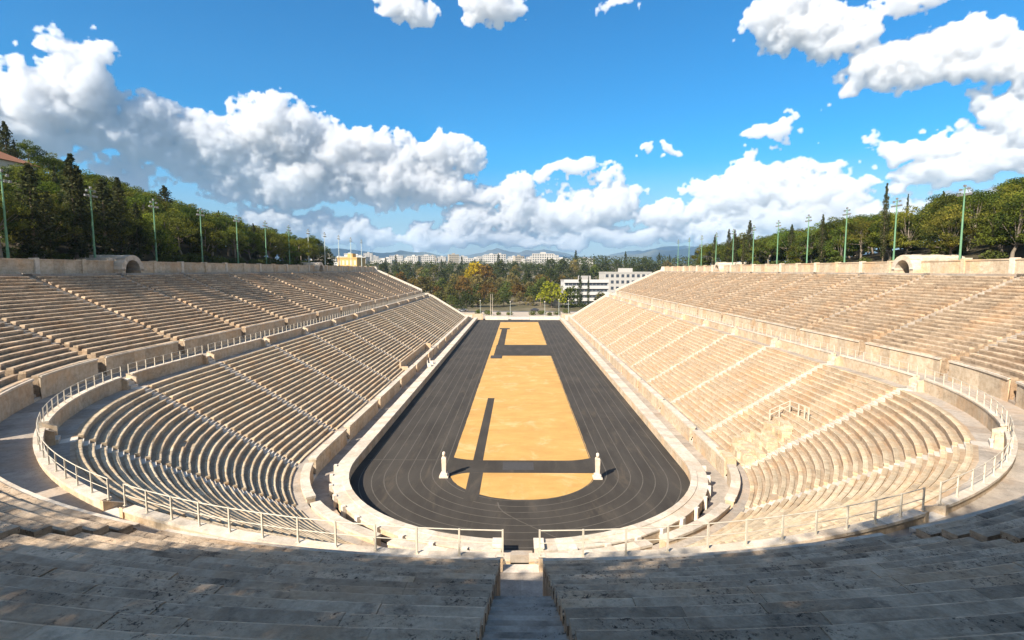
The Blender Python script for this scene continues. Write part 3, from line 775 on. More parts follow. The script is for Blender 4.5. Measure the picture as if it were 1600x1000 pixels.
BROADS = [broad_proto(10, 4.4, 16), broad_proto(12, 4.8, 18), broad_proto(8, 3.8, 13), broad_proto(9, 5.2, 18)]
used = set()
def plant(protos, i, x, y, z, sc, rz, col, lab, cat, group, sz=None):
    p = protos[i % len(protos)]
    o = copy_tree(p) if p.name in used else p
    used.add(p.name); o.location = (x, y, z); o.rotation_euler.z = rz; o.scale = (sc, sc, sz or sc)
    for c in o.children:
        c.color = (*col, 1)
    tag(o, lab, cat, group); return o
def pinecol(side):
    k = RNG.uniform(.75, 1.25); g = RNG.uniform(.9, 1.15); return (k * RNG.uniform(.85, 1.15), k * g, k * RNG.uniform(.7, 1.2))
def in_frame(x, y, m=1.0):
    return y > 5 and abs((x - CAMX) / y + .0118) < .945 * m
cnt = {}
ROWN = ['in the row behind the rim wall', 'in the second row up the slope', 'in the third row up the slope', 'in the fourth row up the slope', 'in the fifth row up the slope', 'in the sixth row up the slope', 'in the seventh row up the slope', 'near the top of the slope']
def hillside(side, s0, s1, r_rows, step, hmin, hmax):
    sn = 'left' if side < 0 else 'right'
    for ri, r in enumerate(r_rows):
        s = s0 + (ri % 2) * step / 2
        while s < s1:
            rr = r + RNG.uniform(-1.6, 1.6); ss = s + RNG.uniform(-1.6, 1.6); x, y, _ = pt(side, ss, rr, 0)
            s += step * RNG.uniform(.85, 1.2)
            vis = in_frame(x, y, 1.06)
            if not vis and ri > 1: continue
            sc = RNG.uniform(hmin, hmax) / 9.6
            cnt[(sn, ri)] = cnt.get((sn, ri), 0) + 1
            if vis: lab = f'green umbrella pine on the {sn} hill {ROWN[min(ri, 7)]}, {ordn(cnt[(sn, ri)])} along'
            else: lab = f'pine beside the near {sn} seats, {ordn(ri + 1)} row up the slope, {ordn(cnt[(sn, ri)])} along'
            plant(PINES, int(RNG.integers(0, 5)), x, y, rise(side, ss, rr) - .3, sc, RNG.uniform(0, 6.28), pinecol(side), lab, 'pine tree', f'pines on the {sn} hill')
hillside(-1, 56, 183, [64, 68.5, 74, 80, 87, 95, 104], 5.4, 7.4, 9.4)
hillside(1, 72, 200, [65.5, 70.5, 76.5, 84, 93, 104], 5.8, 7.8, 9.8)
# cypresses placed from their heading (pixel column) and distance from the axis
def cyp(side, px, r, ytop, rad, lab, kind=0):
    k = (px - 810) / 850; x = side * r; y = (x - CAMX) / k; zt = CAMZ + (422 - ytop) / 850 * y
    z0 = rise(side, y, r) - .3; h = zt - z0; base = [12, 10, 13][kind]
    plant(CYPS, kind, x, y, z0, h / base * (rad * (1.35 if side < 0 else 1.1)), RNG.uniform(0, 6), (1, 1, 1), lab, 'cypress', f'cypresses on the {"left" if side<0 else "right"} hill', sz=h / base)
cyp(-1, 20, 98, 195, .8, 'tall ragged cypress topmost on the left hill at the left edge', 1)
cyp(-1, 33, 97, 222, .5, 'thin cypress just right of the ragged one at the left edge', 2)
cyp(-1, 52, 62.6, 258, 1.0, 'broad dark cypress at far left before the pines, bare trunk below', 1)
cyp(-1, 118, 62.7, 243, 1.0, 'tall dark cypress with crooked tip beside the second light mast', 0)
cyp(-1, 128, 62.4, 262, .9, 'dark cypress touching the left light mast at its left side', 0)
cyp(-1, 165, 62.5, 282, 1.15, 'wide dark cypress just right of the left light mast', 1)
cyp(-1, 190, 62.6, 279, .9, 'dark cypress above the rough stone vaulted exit on the left', 0)
cyp(-1, 262, 82, 292, 1.3, 'bushy dark conifer rising above the left pines past the third mast', 1)
cyp(-1, 476, 64, 385, .9, 'small dark cypress at the far end of the left pines', 1)
cyp(-1, 452, 70, 372, .9, 'dark cypress beside a mast near the far end of the left pines', 1)
cyp(1, 1371, 62.8, 290, .62, 'very tall thin cypress standing above the right pines', 2)
cyp(1, 1457, 92, 302, .6, 'small pointed cypress tip above the right pines', 1)
cyp(1, 1404, 80, 306, .45, 'thin cypress tip behind a mast on the right hill', 2)
cyp(1, 1277, 62.8, 337, .75, 'tall narrow cypress beside a mast in the middle of the right pines', 0)
cyp(1, 1305, 74, 350, .5, 'thin cypress tip above the round right pines', 2)
cyp(1, 1166, 63, 346, 1.0, 'pointed cypress taller than its neighbours at the far right group', 0)
cyp(1, 1157, 63, 368, .8, 'slim cypress left of the pointed one in the far right group', 2)
cyp(1, 1143, 63, 360, .9, 'right one of the twin cypresses in the far right group', 0)
cyp(1, 1134, 63, 359, .9, 'left one of the twin cypresses in the far right group', 0)
cyp(1, 1113, 63, 368, 1.0, 'farthest cypress at the left end of the right pines', 0)
cyp(1, 1175, 66, 378, 1.3, 'low bushy cypress right of the pointed one in the far right group', 1)
cyp(-1, 78, 63, 300, .8, 'narrow dark cypress between the broad one at far left and the tall crooked one', 0)
cyp(-1, 92, 84, 262, .7, 'dark cypress spike above the left pines, short of the tall crooked one', 2)
cyp(-1, 215, 63, 318, .8, 'dark cypress just right of the rough vaulted exit on the left', 1)
cyp(-1, 345, 70, 330, .7, 'dark conifer tip between the fourth and fifth masts on the left', 0)
cyp(-1, 398, 66, 350, .7, 'dark conifer tip past the fifth mast on the left', 1)
cyp(1, 1230, 66, 352, .7, 'dark conifer in the rounded clump left of the middle right pines', 1)
cyp(1, 1535, 63, 330, .45, 'tall bare-looking conifer right of the last mast on the right', 2)
# trees behind the camera that shade the nearest seats
def shade_height(x, y):                          # tree tall enough for its shadow to reach the front edge of the near upper seats
    dx, dy = -SUN_DIR[0], -SUN_DIR[1]; L = 0
    while L < 60 and hypot(x + dx * L, y + dy * L - YC) > 40.5: L += .5
    return 12.3 + tan(SUN_EL) * L
def behind(side, phis, r, f, nm, cap=17.5):
    for i, ph in enumerate(phis):
        s = YC - (ph + RNG.uniform(-1.2, 1.2)); rr = r + RNG.uniform(-1, 1); x, y, _ = pt(side, s, rr, 0); z0 = rise(side, s, rr) - .3
        k = int(RNG.integers(0, 3)); sc = min(cap, (shade_height(x, y) - z0) * f * RNG.uniform(.95, 1.03)) / [9.5, 10.5, 8.2][k]
        plant(PINES, k, x, y, z0, sc * .92, RNG.uniform(0, 6.28), (1, 1, 1), f'pine behind the back rim wall, {nm}, {ordn(i + 1)} outward from centre', 'pine tree', 'pines behind the nearest seats', sz=sc)
behind(-1, np.arange(88.5, 62, -3.6), 61.8, 1.0, 'first row on the left')
behind(-1, np.arange(88, 58, -4.0), 67, .97, 'second row on the left')
behind(-1, np.arange(60, 12, -7), 63.5, .62, 'low row on the left')
behind(1, np.arange(88, 24, -3.2), 61.8, 1.0, 'first row on the right')
behind(1, np.arange(86, 30, -3.6), 67, 1.0, 'second row on the right')

# ------------------------------------------------------------------ light masts
def mast(mat, h):
    root = empty('light_mast', (0, 0, -500))
    mb = MB(); mb.tube((0, 0, -1), (0, 0, .5), .24, .2, 10); mb.tube((0, 0, .5), (0, 0, h), .15, .08, 10); mb.build('pole', mat, root)
    mb = MB(); mb.tube((-1.1, 0, h - .7), (1.1, 0, h - .7), .05, .05, 6); mb.tube((-.9, 0, h), (.9, 0, h), .05, .05, 6); mb.tube((0, 0, h - .2), (0, 0, h + .5), .06, .05, 6); mb.build('cross_arm', mat, root)
    for x, z in ((-1, h - .7), (-.4, h - .7), (.4, h - .7), (1, h - .7), (-.7, h), (.7, h), (0, h + .45)):
        mb = MB(); mb.hexa([(x - .15, -.12, z - .22), (x + .15, -.12, z - .22), (x + .13, .1, z - .16), (x - .13, .1, z - .16), (x - .15, -.17, z + .08), (x + .15, -.17, z + .08), (x + .13, .08, z + .09), (x - .13, .08, z + .09)], .5)
        mb.build('floodlight', M['lamp'], root)
    return root
for side, sn, ztop in ((-1, 'left', 31.5), (1, 'right', 31.3)):
    p = None
    for k in range(12):
        if side > 0 and k == 11: break
        y = (64.2 if side < 0 else 76.0) + 13.3 * k; r = 60.6
        if k == 0 or (side < 0 and k == 7) or (side < 0 and k == 0):
            p = mast(M['polegrey'] if (side < 0 and k >= 7) else M['polegreen'], ztop - 21); o = p
        else: o = copy_tree(p)
        o.location = (side * r, y, 21); o.rotation_euler.z = side * R(-90) if True else 0
        place = 'standing clear against the sky' if side < 0 and k > 6 else 'before the pines'
        tag(o, f'{"grey" if side < 0 and k > 6 else "green"} floodlight mast on the {sn} rim {place}, {ordn(k + 1)} from the camera', 'light mast', 'floodlight masts')

# ------------------------------------------------------------------ clouds: relief shells far away, lit by the sun, then unseen fill clouds
def pix(px, py):                                # heading and height of a point of the view
    th = atan(78 / 850); yw = atan(10 / 850); x, y, z = (px - 800) / 850, 1, -(py - 500) / 850
    y, z = y * cos(th) + z * sin(th), -y * sin(th) + z * cos(th)
    x, y = x * cos(yw) - y * sin(yw), x * sin(yw) + y * cos(yw)
    return math.degrees(atan2(x, y)), math.degrees(atan2(z, hypot(x, y)))
def worley(x, y, seed):
    rg = np.random.default_rng(seed); G = rg.random((64, 64, 2)); ix, iy = np.floor(x).astype(int), np.floor(y).astype(int); best = np.full(x.shape, 9.)
    for dx in (-1, 0, 1):
        for dy in (-1, 0, 1):
            c = G[(ix + dx) % 64, (iy + dy) % 64]; d = (ix + dx + c[..., 0] - x) ** 2 + (iy + dy + c[..., 1] - y) ** 2; best = np.minimum(best, d)
    return 1 - np.minimum(1, best)
def vnoise(x, y, seed):
    rg = np.random.default_rng(seed); G = rg.random((64, 64)); ix, iy = np.floor(x).astype(int), np.floor(y).astype(int); fx, fy = x - ix, y - iy
    fx, fy = fx * fx * (3 - 2 * fx), fy * fy * (3 - 2 * fy); g = lambda a, b: G[(ix + a) % 64, (iy + b) % 64]
    return (g(0, 0) * (1 - fx) + g(1, 0) * fx) * (1 - fy) + (g(0, 1) * (1 - fx) + g(1, 1) * fx) * fy
BL = [ # px, py, rx, ry up, ry down, strength
 (130, 125, 82, 72, 70, 1), (60, 165, 95, 70, 60, 1), (10, 205, 120, 60, 50, .9), (60, 120, 30, 25, 30, .7), (200, 205, 115, 55, 48, 1), (225, 180, 60, 36, 40, .9), (330, 225, 110, 55, 60, .9), (440, 200, 95, 52, 55, 1), (430, 175, 55, 34, 40, .9),
 (520, 235, 100, 45, 55, 1), (590, 225, 36, 30, 40, .8), (450, 275, 190, 45, 50, 1), (600, 280, 150, 50, 42, 1), (700, 300, 80, 40, 28, .9), (690, 232, 75, 24, 26, .8), (720, 240, 45, 16, 22, .6), (200, 272, 75, 24, 22, .8), (430, 335, 60, 24, 22, .6),
 (820, 315, 62, 45, 45, 1), (800, 295, 32, 26, 30, .9), (940, 320, 58, 46, 45, 1), (880, 335, 90, 35, 40, .9), (745, 345, 60, 28, 30, .8), (1050, 330, 62, 30, 34, .9), (1190, 290, 85, 48, 60, 1.1), (1150, 310, 90, 40, 48, 1), (1280, 300, 90, 44, 55, 1.1), (1230, 335, 200, 40, 42, 1), (1360, 335, 90, 30, 35, .8),
 (900, 264, 52, 16, 14, .6), (1195, 208, 40, 19, 20, .6), (1043, 235, 24, 11, 11, .55), (1012, 233, 14, 6, 7, .4), (1350, 277, 24, 14, 14, .5), (1262, 45, 98, 52, 42, 1), (1215, 20, 60, 40, 45, .9), (1330, 55, 60, 34, 30, .8), (1440, 100, 125, 40, 40, 1), (1350, 110, 60, 30, 32, .8), (1530, 85, 110, 48, 44, 1), (1640, 100, 90, 50, 40, .9),
 (1430, 224, 78, 24, 22, .8), (1400, 232, 50, 14, 14, .6), (1560, 180, 60, 48, 48, 1), (1610, 190, 60, 50, 60, .9), (1530, 245, 110, 38, 40, 1), (1470, 268, 100, 26, 26, .9), (1600, 235, 70, 30, 45, .9),
 (635, 8, 40, 26, 24, .8), (770, 8, 62, 26, 26, .9), (1430, 0, 78, 24, 20, .7), (975, 0, 25, 8, 8, .3), (1700, 260, 120, 60, 50, 1), (-100, 190, 120, 90, 80, 1),
 (560, 368, 130, 24, 20, .75), (720, 372, 180, 26, 20, .8), (950, 372, 200, 22, 18, .75), (1150, 365, 180, 22, 20, .8), (500, 350, 70, 18, 18, .5), (1330, 362, 150, 24, 20, .7), (850, 380, 260, 12, 10, .6), (250, 360, 200, 24, 24, .6), (1550, 330, 160, 30, 26, .7), (-50, 330, 160, 40, 30, .7), (380, 300, 80, 20, 20, .5)]
def cloud_mat(name, trans):
    m = bpy.data.materials.new(name); m.use_nodes = True; t = m.node_tree; t.nodes.clear()
    out = t.nodes.new('ShaderNodeOutputMaterial'); df = t.nodes.new('ShaderNodeBsdfDiffuse'); df.inputs[0].default_value = (.74, .74, .75, 1); df.inputs[1].default_value = 1
    tl = t.nodes.new('ShaderNodeBsdfTranslucent'); tl.inputs[0].default_value = (.8, .8, .8, 1); mx = t.nodes.new('ShaderNodeMixShader'); mx.inputs[0].default_value = trans
    t.links.new(df.outputs[0], mx.inputs[1]); t.links.new(tl.outputs[0], mx.inputs[2])
    tp = t.nodes.new('ShaderNodeBsdfTransparent'); m2 = t.nodes.new('ShaderNodeMixShader')
    a = N(t, 'ShaderNodeAttribute', attribute_name='alpha').outputs['Fac']
    nz = noise(t, scaled(t, pos(t), (.001, .001, .001)), 3.2, 6, .65)
    f = sstep(t, math_(t, 'ADD', a, math_(t, 'MULTIPLY', math_(t, 'SUBTRACT', nz, .5), .9)), 0.02, .62)
    t.links.new(f, m2.inputs[0]); t.links.new(tp.outputs[0], m2.inputs[1]); em = t.nodes.new('ShaderNodeEmission'); em.inputs[0].default_value = (.93, .96, 1, 1); em.inputs[1].default_value = .13  # faint even glow added in place of light scattered inside the cloud
    ad = t.nodes.new('ShaderNodeAddShader'); t.links.new(mx.outputs[0], ad.inputs[0]); t.links.new(em.outputs[0], ad.inputs[1]); t.links.new(ad.outputs[0], m2.inputs[2]); t.links.new(m2.outputs[0], out.inputs[0])
    return m
CLB, CLD = 1.0, 0.0034
CLA = 0.00034
def cloud_shell():
    step = .10; A = np.arange(-56, 56, step); E_ = np.arange(.4, 38, step); az, el = np.meshgrid(A, E_)
    wx = (vnoise(az * .5, el * .5, 1) - .5) * 3.0 + (vnoise(az * 1.6, el * 1.6, 2) - .5) * 1.3; wy = (vnoise(az * .5, el * .5, 3) - .5) * 1.8 + (vnoise(az * 1.6, el * 1.6, 4) - .5) * .9
    F = np.full(az.shape, -9.)
    for px, py, rx, ru, rd, st in BL:
        a, e = pix(px, py); k = 850 / 57.3; ce = cos(R(min(45, abs(a)))) ; sx = .95 * rx / k * ce * ce; su, sd = .94 * ru / k * ce, .94 * rd / k * ce
        du = (az + wx - a) / sx; dv = el + wy - e; dv = np.where(dv > 0, dv / su, dv / sd)
        F = np.maximum(F, st * (1 - np.sqrt(du * du + dv * dv)))
    W1 = worley(az * .42, el * .55, 5); W2 = worley(az * .95, el * 1.2, 6); W3 = worley(az * 2.1, el * 2.6, 7); W4 = worley(az * 4.6, el * 5.2, 8)
    B = .46 * W1 + .30 * W2 + .16 * W3 + .08 * W4
    fine = vnoise(az * 6, el * 6, 9) * .6 + vnoise(az * 12, el * 12, 10) * .4
    f2 = vnoise(az * 2.6, el * 3.0, 31) * .4 + vnoise(az * 5.3, el * 6.2, 32) * .28 + vnoise(az * 10.9, el * 12.7, 33) * .2 + vnoise(az * 21, el * 24, 34) * .12
    Dn = F + (B - .55) * .72 + (f2 - .5) * .46
    Dn -= .12
    al = np.clip((Dn + .02) / .30, 0, 1)
    H = np.sqrt(np.clip(Dn, 0, 1.2)) * .8 + np.clip(F, 0, 1) * .40 + B * .34 * np.clip(Dn * 4, 0, 1)
    H = np.clip(H, 0, 2)
    for _ in range(1):
        H = (H + np.roll(H, 1, 0) + np.roll(H, -1, 0) + np.roll(H, 1, 1) + np.roll(H, -1, 1)) / 5
    H += f2 * .22 * np.clip(Dn * 4, 0, 1)
    H = np.maximum(H - .20, 0); H[0, :] = 0; H[:, 0] = 0; H[:, -1] = 0; H[-1, :] = 0
    ca = np.cos(np.radians(az)); sa = np.sin(np.radians(az)); cc = np.cos(np.radians(el)); ss = np.sin(np.radians(el))
    d = np.stack([cc * sa, cc * ca, ss], -1); ny, nx = az.shape; n0 = ny * nx
    V = np.concatenate([(d * (20000 - H * 1000)[..., None]).reshape(-1, 3), (d * (20000 + H * 600)[..., None]).reshape(-1, 3)])
    pz = H > 0; q = pz[:-1, :-1] | pz[1:, :-1] | pz[:-1, 1:] | pz[1:, 1:]; i, j = np.nonzero(q)
    idx = lambda a, b: a * nx + b
    Ff = np.stack([idx(i, j), idx(i, j + 1), idx(i + 1, j + 1), idx(i + 1, j)], 1)
    back = np.where(pz.reshape(-1), np.arange(n0) + n0, np.arange(n0)); Fc = np.concatenate([Ff, back[Ff][:, ::-1]])
    us, inv = np.unique(Fc, return_inverse=True); Fc = inv.reshape(Fc.shape); V = V[us]
    me = bpy.data.meshes.new('clouds'); me.vertices.add(len(V)); me.vertices.foreach_set('co', V.ravel())
    me.loops.add(Fc.size); me.loops.foreach_set('vertex_index', Fc.ravel().astype(np.int32)); me.polygons.add(len(Fc))
    me.polygons.foreach_set('loop_start', np.arange(0, Fc.size, 4, dtype=np.int32)); me.update(calc_edges=True); me.polygons.foreach_set('use_smooth', [True] * len(Fc))
    m = bpy.data.materials.new('cumulus'); m.use_nodes = True; t = m.node_tree; t.nodes.clear(); out = t.nodes.new('ShaderNodeOutputMaterial')
    pv = t.nodes.new('ShaderNodeVolumeScatter'); pv.inputs['Color'].default_value = (CLB, CLB, CLB, 1); pv.inputs['Density'].default_value = CLD
    va = t.nodes.new('ShaderNodeVolumeAbsorption'); va.inputs['Color'].default_value = (0, 0, 0, 1); va.inputs['Density'].default_value = CLA
    ads = t.nodes.new('ShaderNodeAddShader'); t.links.new(pv.outputs[0], ads.inputs[0]); t.links.new(va.outputs[0], ads.inputs[1])
    t.links.new(ads.outputs[0], out.inputs['Volume'])
    me.materials.append(m); o = link('clouds', me); o['kind'] = 'stuff'; o['label'] = 'white cumulus clouds banked across the blue sky'
cloud_shell()
def fill_clouds():                            # unseen broken cumulus added for neutral fill light, open towards the sun
    az, el = np.meshgrid(np.arange(58, 303, 1.0), np.arange(9, 64, 1.0))
    F = vnoise(az * .09 + 9, el * .13, 21) * .6 + vnoise(az * .22, el * .3, 22) * .3 + vnoise(az * .5, el * .6, 23) * .15
    v = np.stack([np.cos(np.radians(el)) * np.sin(np.radians(az)), np.cos(np.radians(el)) * np.cos(np.radians(az)), np.sin(np.radians(el))], -1)
    sd = np.array([SUN_DIR[0] * cos(SUN_EL), SUN_DIR[1] * cos(SUN_EL), sin(SUN_EL)]); ang = np.degrees(np.arccos(np.clip(v @ (sd / np.linalg.norm(sd)), -1, 1)))
    Dn = F - .45; keep = (Dn > -.05) & (ang > 13)
    V = (v * (9800 - np.sqrt(np.clip(Dn, 0, 1)) * 900)[..., None]).reshape(-1, 3); ny, nx = az.shape
    q = keep[:-1, :-1] & keep[1:, :-1] & keep[:-1, 1:] & keep[1:, 1:]; i, j = np.nonzero(q)
    Fc = np.stack([i * nx + j, i * nx + j + 1, (i + 1) * nx + j + 1, (i + 1) * nx + j], 1)
    me = bpy.data.meshes.new('clouds'); me.from_pydata(V.tolist(), [], Fc.tolist()); me.polygons.foreach_set('use_smooth', [True] * len(Fc))
    at = me.attributes.new('alpha', 'FLOAT', 'POINT'); at.data.foreach_set('value', np.clip((Dn.ravel() + .02) / .2, 0, 1).astype(np.float32))
    me.materials.append(cloud_mat('fill_cumulus', .22)); o = link('clouds', me); o['kind'] = 'stuff'; o['label'] = 'unseen broken cumulus clouds added as fill light'
fill_clouds()

# ------------------------------------------------------------------ park beyond the far end
def col_of(kind):
    base = {'dark evergreen': (.55, .62, .55), 'olive green': (1.15, 1.0, .8), 'green': (1.0, 1.15, .8), 'brown autumn': (1.45, 1.0, .8), 'russet': (1.7, .9, .7), 'golden yellow': (4.6, 3.0, .5), 'yellow green': (2.6, 2.5, .5), 'grey leafless': (2.0, 1.5, 1.6)}[kind]
    k = RNG.uniform(.65, 1.0); return tuple(k * b for b in base)
pc = {}
def park(kinds, px0, px1, y, step, hmin, hmax, rown):
    x = (px0 - 810) / 850 * y; x1 = (px1 - 810) / 850 * y; i = 0
    while x < x1:
        kd = kinds[int(RNG.integers(0, len(kinds)))]; i += 1
        yy = y + RNG.uniform(-3, 3); sc = RNG.uniform(hmin, hmax) / 10
        pr = BROADS
        pc[(kd, rown)] = pc.get((kd, rown), 0) + 1
        plant(pr, int(RNG.integers(0, 4)), x + CAMX, yy, gz(x, yy) - .2, sc, RNG.uniform(0, 6.28), col_of(kd),
              f'{kd} tree, {rown}, {ordn(pc[(kd, rown)])} such from left', 'tree', 'park trees beyond the far end')
        x += step * RNG.uniform(.8, 1.25)
park(['green', 'olive green', 'dark evergreen', 'green'], 560, 745, 262, 6.5, 7, 9.5, 'row nearest the left end wall')
park(['green', 'olive green', 'green', 'brown autumn', 'dark evergreen'], 560, 800, 292, 7.0, 9, 12, 'first row beyond the road')
park(['olive green', 'brown autumn', 'green', 'russet'], 575, 850, 314, 7.5, 10, 13, 'second row beyond the road')
park(['brown autumn', 'olive green', 'russet', 'grey leafless', 'green'], 580, 870, 340, 8, 10, 13, 'third row beyond the road')
park(['olive green', 'dark evergreen', 'brown autumn', 'grey leafless'], 590, 1010, 372, 9, 10, 13, 'fourth row beyond the road')
park(['olive green', 'dark evergreen', 'green', 'dark evergreen'], 600, 1030, 410, 10, 10, 13, 'fifth row beyond the road')
park(['dark evergreen', 'dark evergreen', 'olive green', 'grey leafless'], 600, 1050, 455, 10.5, 11, 14, 'sixth row beyond the road')
park(['dark evergreen'] * 4 + ['grey leafless'], 500, 850, 510, 11, 8, 11, 'seventh row beyond the road')
park(['dark evergreen'] * 4 + ['grey leafless'], 860, 1070, 520, 11, 12, 15, 'seventh row right of the axis')
def ptree(i, px, ytop, y, kd, lab):
    x = (px - 810) / 850 * y; z0 = gz(x, y) - .2; zt = CAMZ + (422 - ytop) / 850 * y; h = [10, 12, 8, 9][i]
    plant(BROADS, i, x + CAMX, y, z0, (zt - z0) / h / .97, 1.0, col_of(kd), lab, 'tree', 'park trees beyond the far end')
ptree(3, 862, 441, 287, 'yellow green', 'rounded bright yellow green tree left of the white banded building')
ptree(0, 845, 437, 300, 'green', 'green tree just left of the bright yellow green one')
ptree(2, 742, 410, 400, 'golden yellow', 'golden yellow tree standing out in the middle of the park')
ptree(2, 757, 414, 396, 'russet', 'russet tree right of the golden yellow one')
ptree(1, 812, 455, 300, 'grey leafless', 'greyish leafless tree behind the plaza in line with the track')
ptree(0, 828, 462, 296, 'grey leafless', 'pinkish leafless tree right of the track axis behind the plaza')
def pcyp(px, ytop, y, w_, lab, kind=0):
    x = (px - 810) / 850 * y; z0 = gz(x, y) - .3; h = CAMZ + (422 - ytop) / 850 * y - z0; base = [12, 10, 13][kind]
    plant(CYPS, kind, x + CAMX, y, z0, w_ * h / base, RNG.uniform(0, 6), (.75, .85, .85), lab, 'cypress', 'cypresses in the park', sz=h / base)
ptree(2, 892, 448, 291, 'green', 'green tree before the left end of the white banded building')
ptree(0, 938, 456, 289, 'olive green', 'olive tree before the right half of the white banded building')
pcyp(906, 428, 283, 1.0, 'dark cypress in front of the white banded building, the broader left one')
pcyp(919, 431, 285, .7, 'dark cypress in front of the white banded building, the slimmer right one', 2)
for i, (px, yt) in enumerate([(619, 398), (603, 402), (690, 404), (722, 400), (779, 396), (899, 391), (880, 402), (976, 393), (1028, 395), (1044, 398), (945, 400), (855, 402)]):
    pcyp(px, yt, 560, 1.2, f'dark conifer tip above the far park trees, {ordn(sorted([619, 603, 690, 722, 779, 899, 880, 976, 1028, 1044, 945, 855]).index(px) + 1)} from the left')
# the far wood reads as one mass
mb = MB(); C, Q = [], []
for y in (545, 580, 620, 665):
    for x in np.arange((480 - 810) / 850 * y, (1110 - 810) / 850 * y, 8.5):
        C.append((x + RNG.uniform(-3, 3), y + RNG.uniform(-8, 8), gz(x, y) + RNG.uniform(6.5, 9.5) - (5 if x < 30 else 0 if x > 60 else (60 - x) / 6))); Q.append(RNG.uniform(4, 6))
leaf_cloud(mb, C, Q, 75, 1.0, 1.1, .4)
o = mb.build('woodland', M['broad']); o['kind'] = 'stuff'; o['label'] = 'dark far wood below the city skyline'; o.color = (.6, .68, .62, 1)
# bushes behind the rim walls and round the plaza
def bush_proto():
    root = empty('bush', (0, 0, -500)); c = MB(); leaf_cloud(c, [(0, 0, .8), (.8, .2, .6), (-.8, -.1, .7), (.1, .7, .6)], [1.0, .8, .9, .8], 130, .17, .9, .4); c.build('foliage', M['broad'], root)
    t = MB(); t.tube((0, 0, -.2), (0, 0, .8), .07, .03, 6); t.build('stem', M['bark'], root); return root
BUSH = [bush_proto()]
for side, sn, s0, s1 in ((-1, 'left', 66, 186), (1, 'right', 74, 200)):
    s = s0; i = 0
    while s < s1:
        i += 1; r = 62.5 + RNG.uniform(-.6, 1.5); x, y, _ = pt(side, s, r, 0)
        plant(BUSH, 0, x, y, rise(side, s, r) - .2, RNG.uniform(.9, 1.5), RNG.uniform(0, 6), (.8, .9, .7), f'dark green bush at the foot of the {sn} pines, {ordn(i)} along the rim', 'bush', f'bushes under the {sn} pines')
        s += RNG.uniform(3.0, 5.0) if side < 0 else RNG.uniform(6, 12)
for i, px in enumerate([748, 762, 779, 796, 832, 846, 858, 870, 884]):
    y = 246 + RNG.uniform(-5, 8); x = (px - 810) / 850 * y
    plant(BUSH, 0, x, y, .2, RNG.uniform(.9, 1.5), RNG.uniform(0, 6), (1, 1.1, .7), f'clipped shrub on the plaza behind the far end, {ordn(i + 1)} from the left', 'shrub', 'shrubs on the plaza')

# ------------------------------------------------------------------ buildings
def block(name, w_, d, h, wallm, floors, cols, band=False, label='', cat='building', group=None, loc=(0, 0, 0), rz=0, wc=None):
    root = empty(name, loc, rz)
    mb = MB(); mb.box(-w_ / 2, w_ / 2, 0, d, -3, h, .5); mb.build('wall', wallm, root)
    mb = MB(); mb.box(-w_ / 2 - .2, w_ / 2 + .2, -.2, d + .2, h, h + .7, .6); mb.box(-w_ * .12, w_ * .14, d * .3, d * .7, h + .7, h + 3.0, .6); mb.build('roof', wallm if not band else M['roof'], root)
    fh = h / floors
    for f in range(floors):
        z0 = f * fh + fh * .28; z1 = z0 + fh * .46
        if band:
            mb = MB(); mb.box(-w_ / 2 + .3, w_ / 2 - .3, -.06, .3, z0, z1); o = mb.build('window', M['glass'], root)
            m2 = MB(); n = int(w_ / 2.2)
            m2.box(-w_ / 2 + .25, w_ / 2 - .25, -.09, .1, z1 - .12, z1 + .02)
            for k in range(1, n): m2.box(-w_ / 2 + k * w_ / n - .06, -w_ / 2 + k * w_ / n + .06, -.10, .1, z0, z1)
            m2.build('frame', M['render_g'], o)
            m3 = MB(); m3.box(-w_ / 2 - .3, w_ / 2 + .3, -.8, -.02, z1 + .05, z0 + fh - .02); m3.build('spandrel', wallm, root)
        else:
            for c in range(cols):
                x = -w_ / 2 + (c + .5) * w_ / cols; mb = MB(); mb.box(x - w_ / cols * .27, x + w_ / cols * .27, -.05, .2, z0, z1 + .2); mb.build('window', wc or M['glass'], root)
    if label: tag(root, label, cat, group)
    return root
M['city_o'] = plain('off_white_panels', (0.50, 0.49, 0.47), 0.8, 0.15)
block('office_building', 24.5, 14, 13.6, M['city_o'], 4, 0, True, 'white office building with long dark window bands beyond the right end wall', loc=(37.8, 305, .5), rz=R(4))
block('office_building', 30, 16, 15.5, M['render_g'], 4, 9, False, 'grey and pinkish flat building right of the white banded one', loc=(69, 345, 3), rz=R(4))
mb = MB(); mb.box(-2, 2, 0, 3, 0, 5.5, .3); o = mb.build('kiosk', M['render_c'], loc=(52.5, 272, 2.0)); tag(o, 'small olive coloured kiosk beside the right end wall', 'kiosk'); 
mb = MB(); mb.box(-1.4, 1.4, -.05, .3, 1, 4.5); mb.build('window', M['glass'], o)
yb = block('villa', 12, 12, 20.5, M['render_y'], 4, 5, False, 'yellow villa rising beyond the far left rim', loc=(-100, 318, 6.5), rz=R(-8), wc=M['render_c'])
for i, (px, yt, y, w_, wm) in enumerate([(497, 408, 420, 16, 'render_c'), (513, 411, 520, 18, 'render_w')]):
    x = (px - 810) / 850 * y; zt = CAMZ + (422 - yt) / 850 * y
    block('house', w_, 12, zt - gz(x, y), M[wm], 6, 5, False, ['cream house far beyond the left rim just past the pines', 'white house beyond the left rim beside the yellow villa'][i], loc=(x, y, gz(x, y)))
M['city_w'] = plain('weathered_white_render', (0.42, 0.40, 0.37), 0.85, 0.3, 0.05); M['city_c'] = plain('weathered_cream_render', (0.34, 0.30, 0.24), 0.85, 0.3, 0.05)
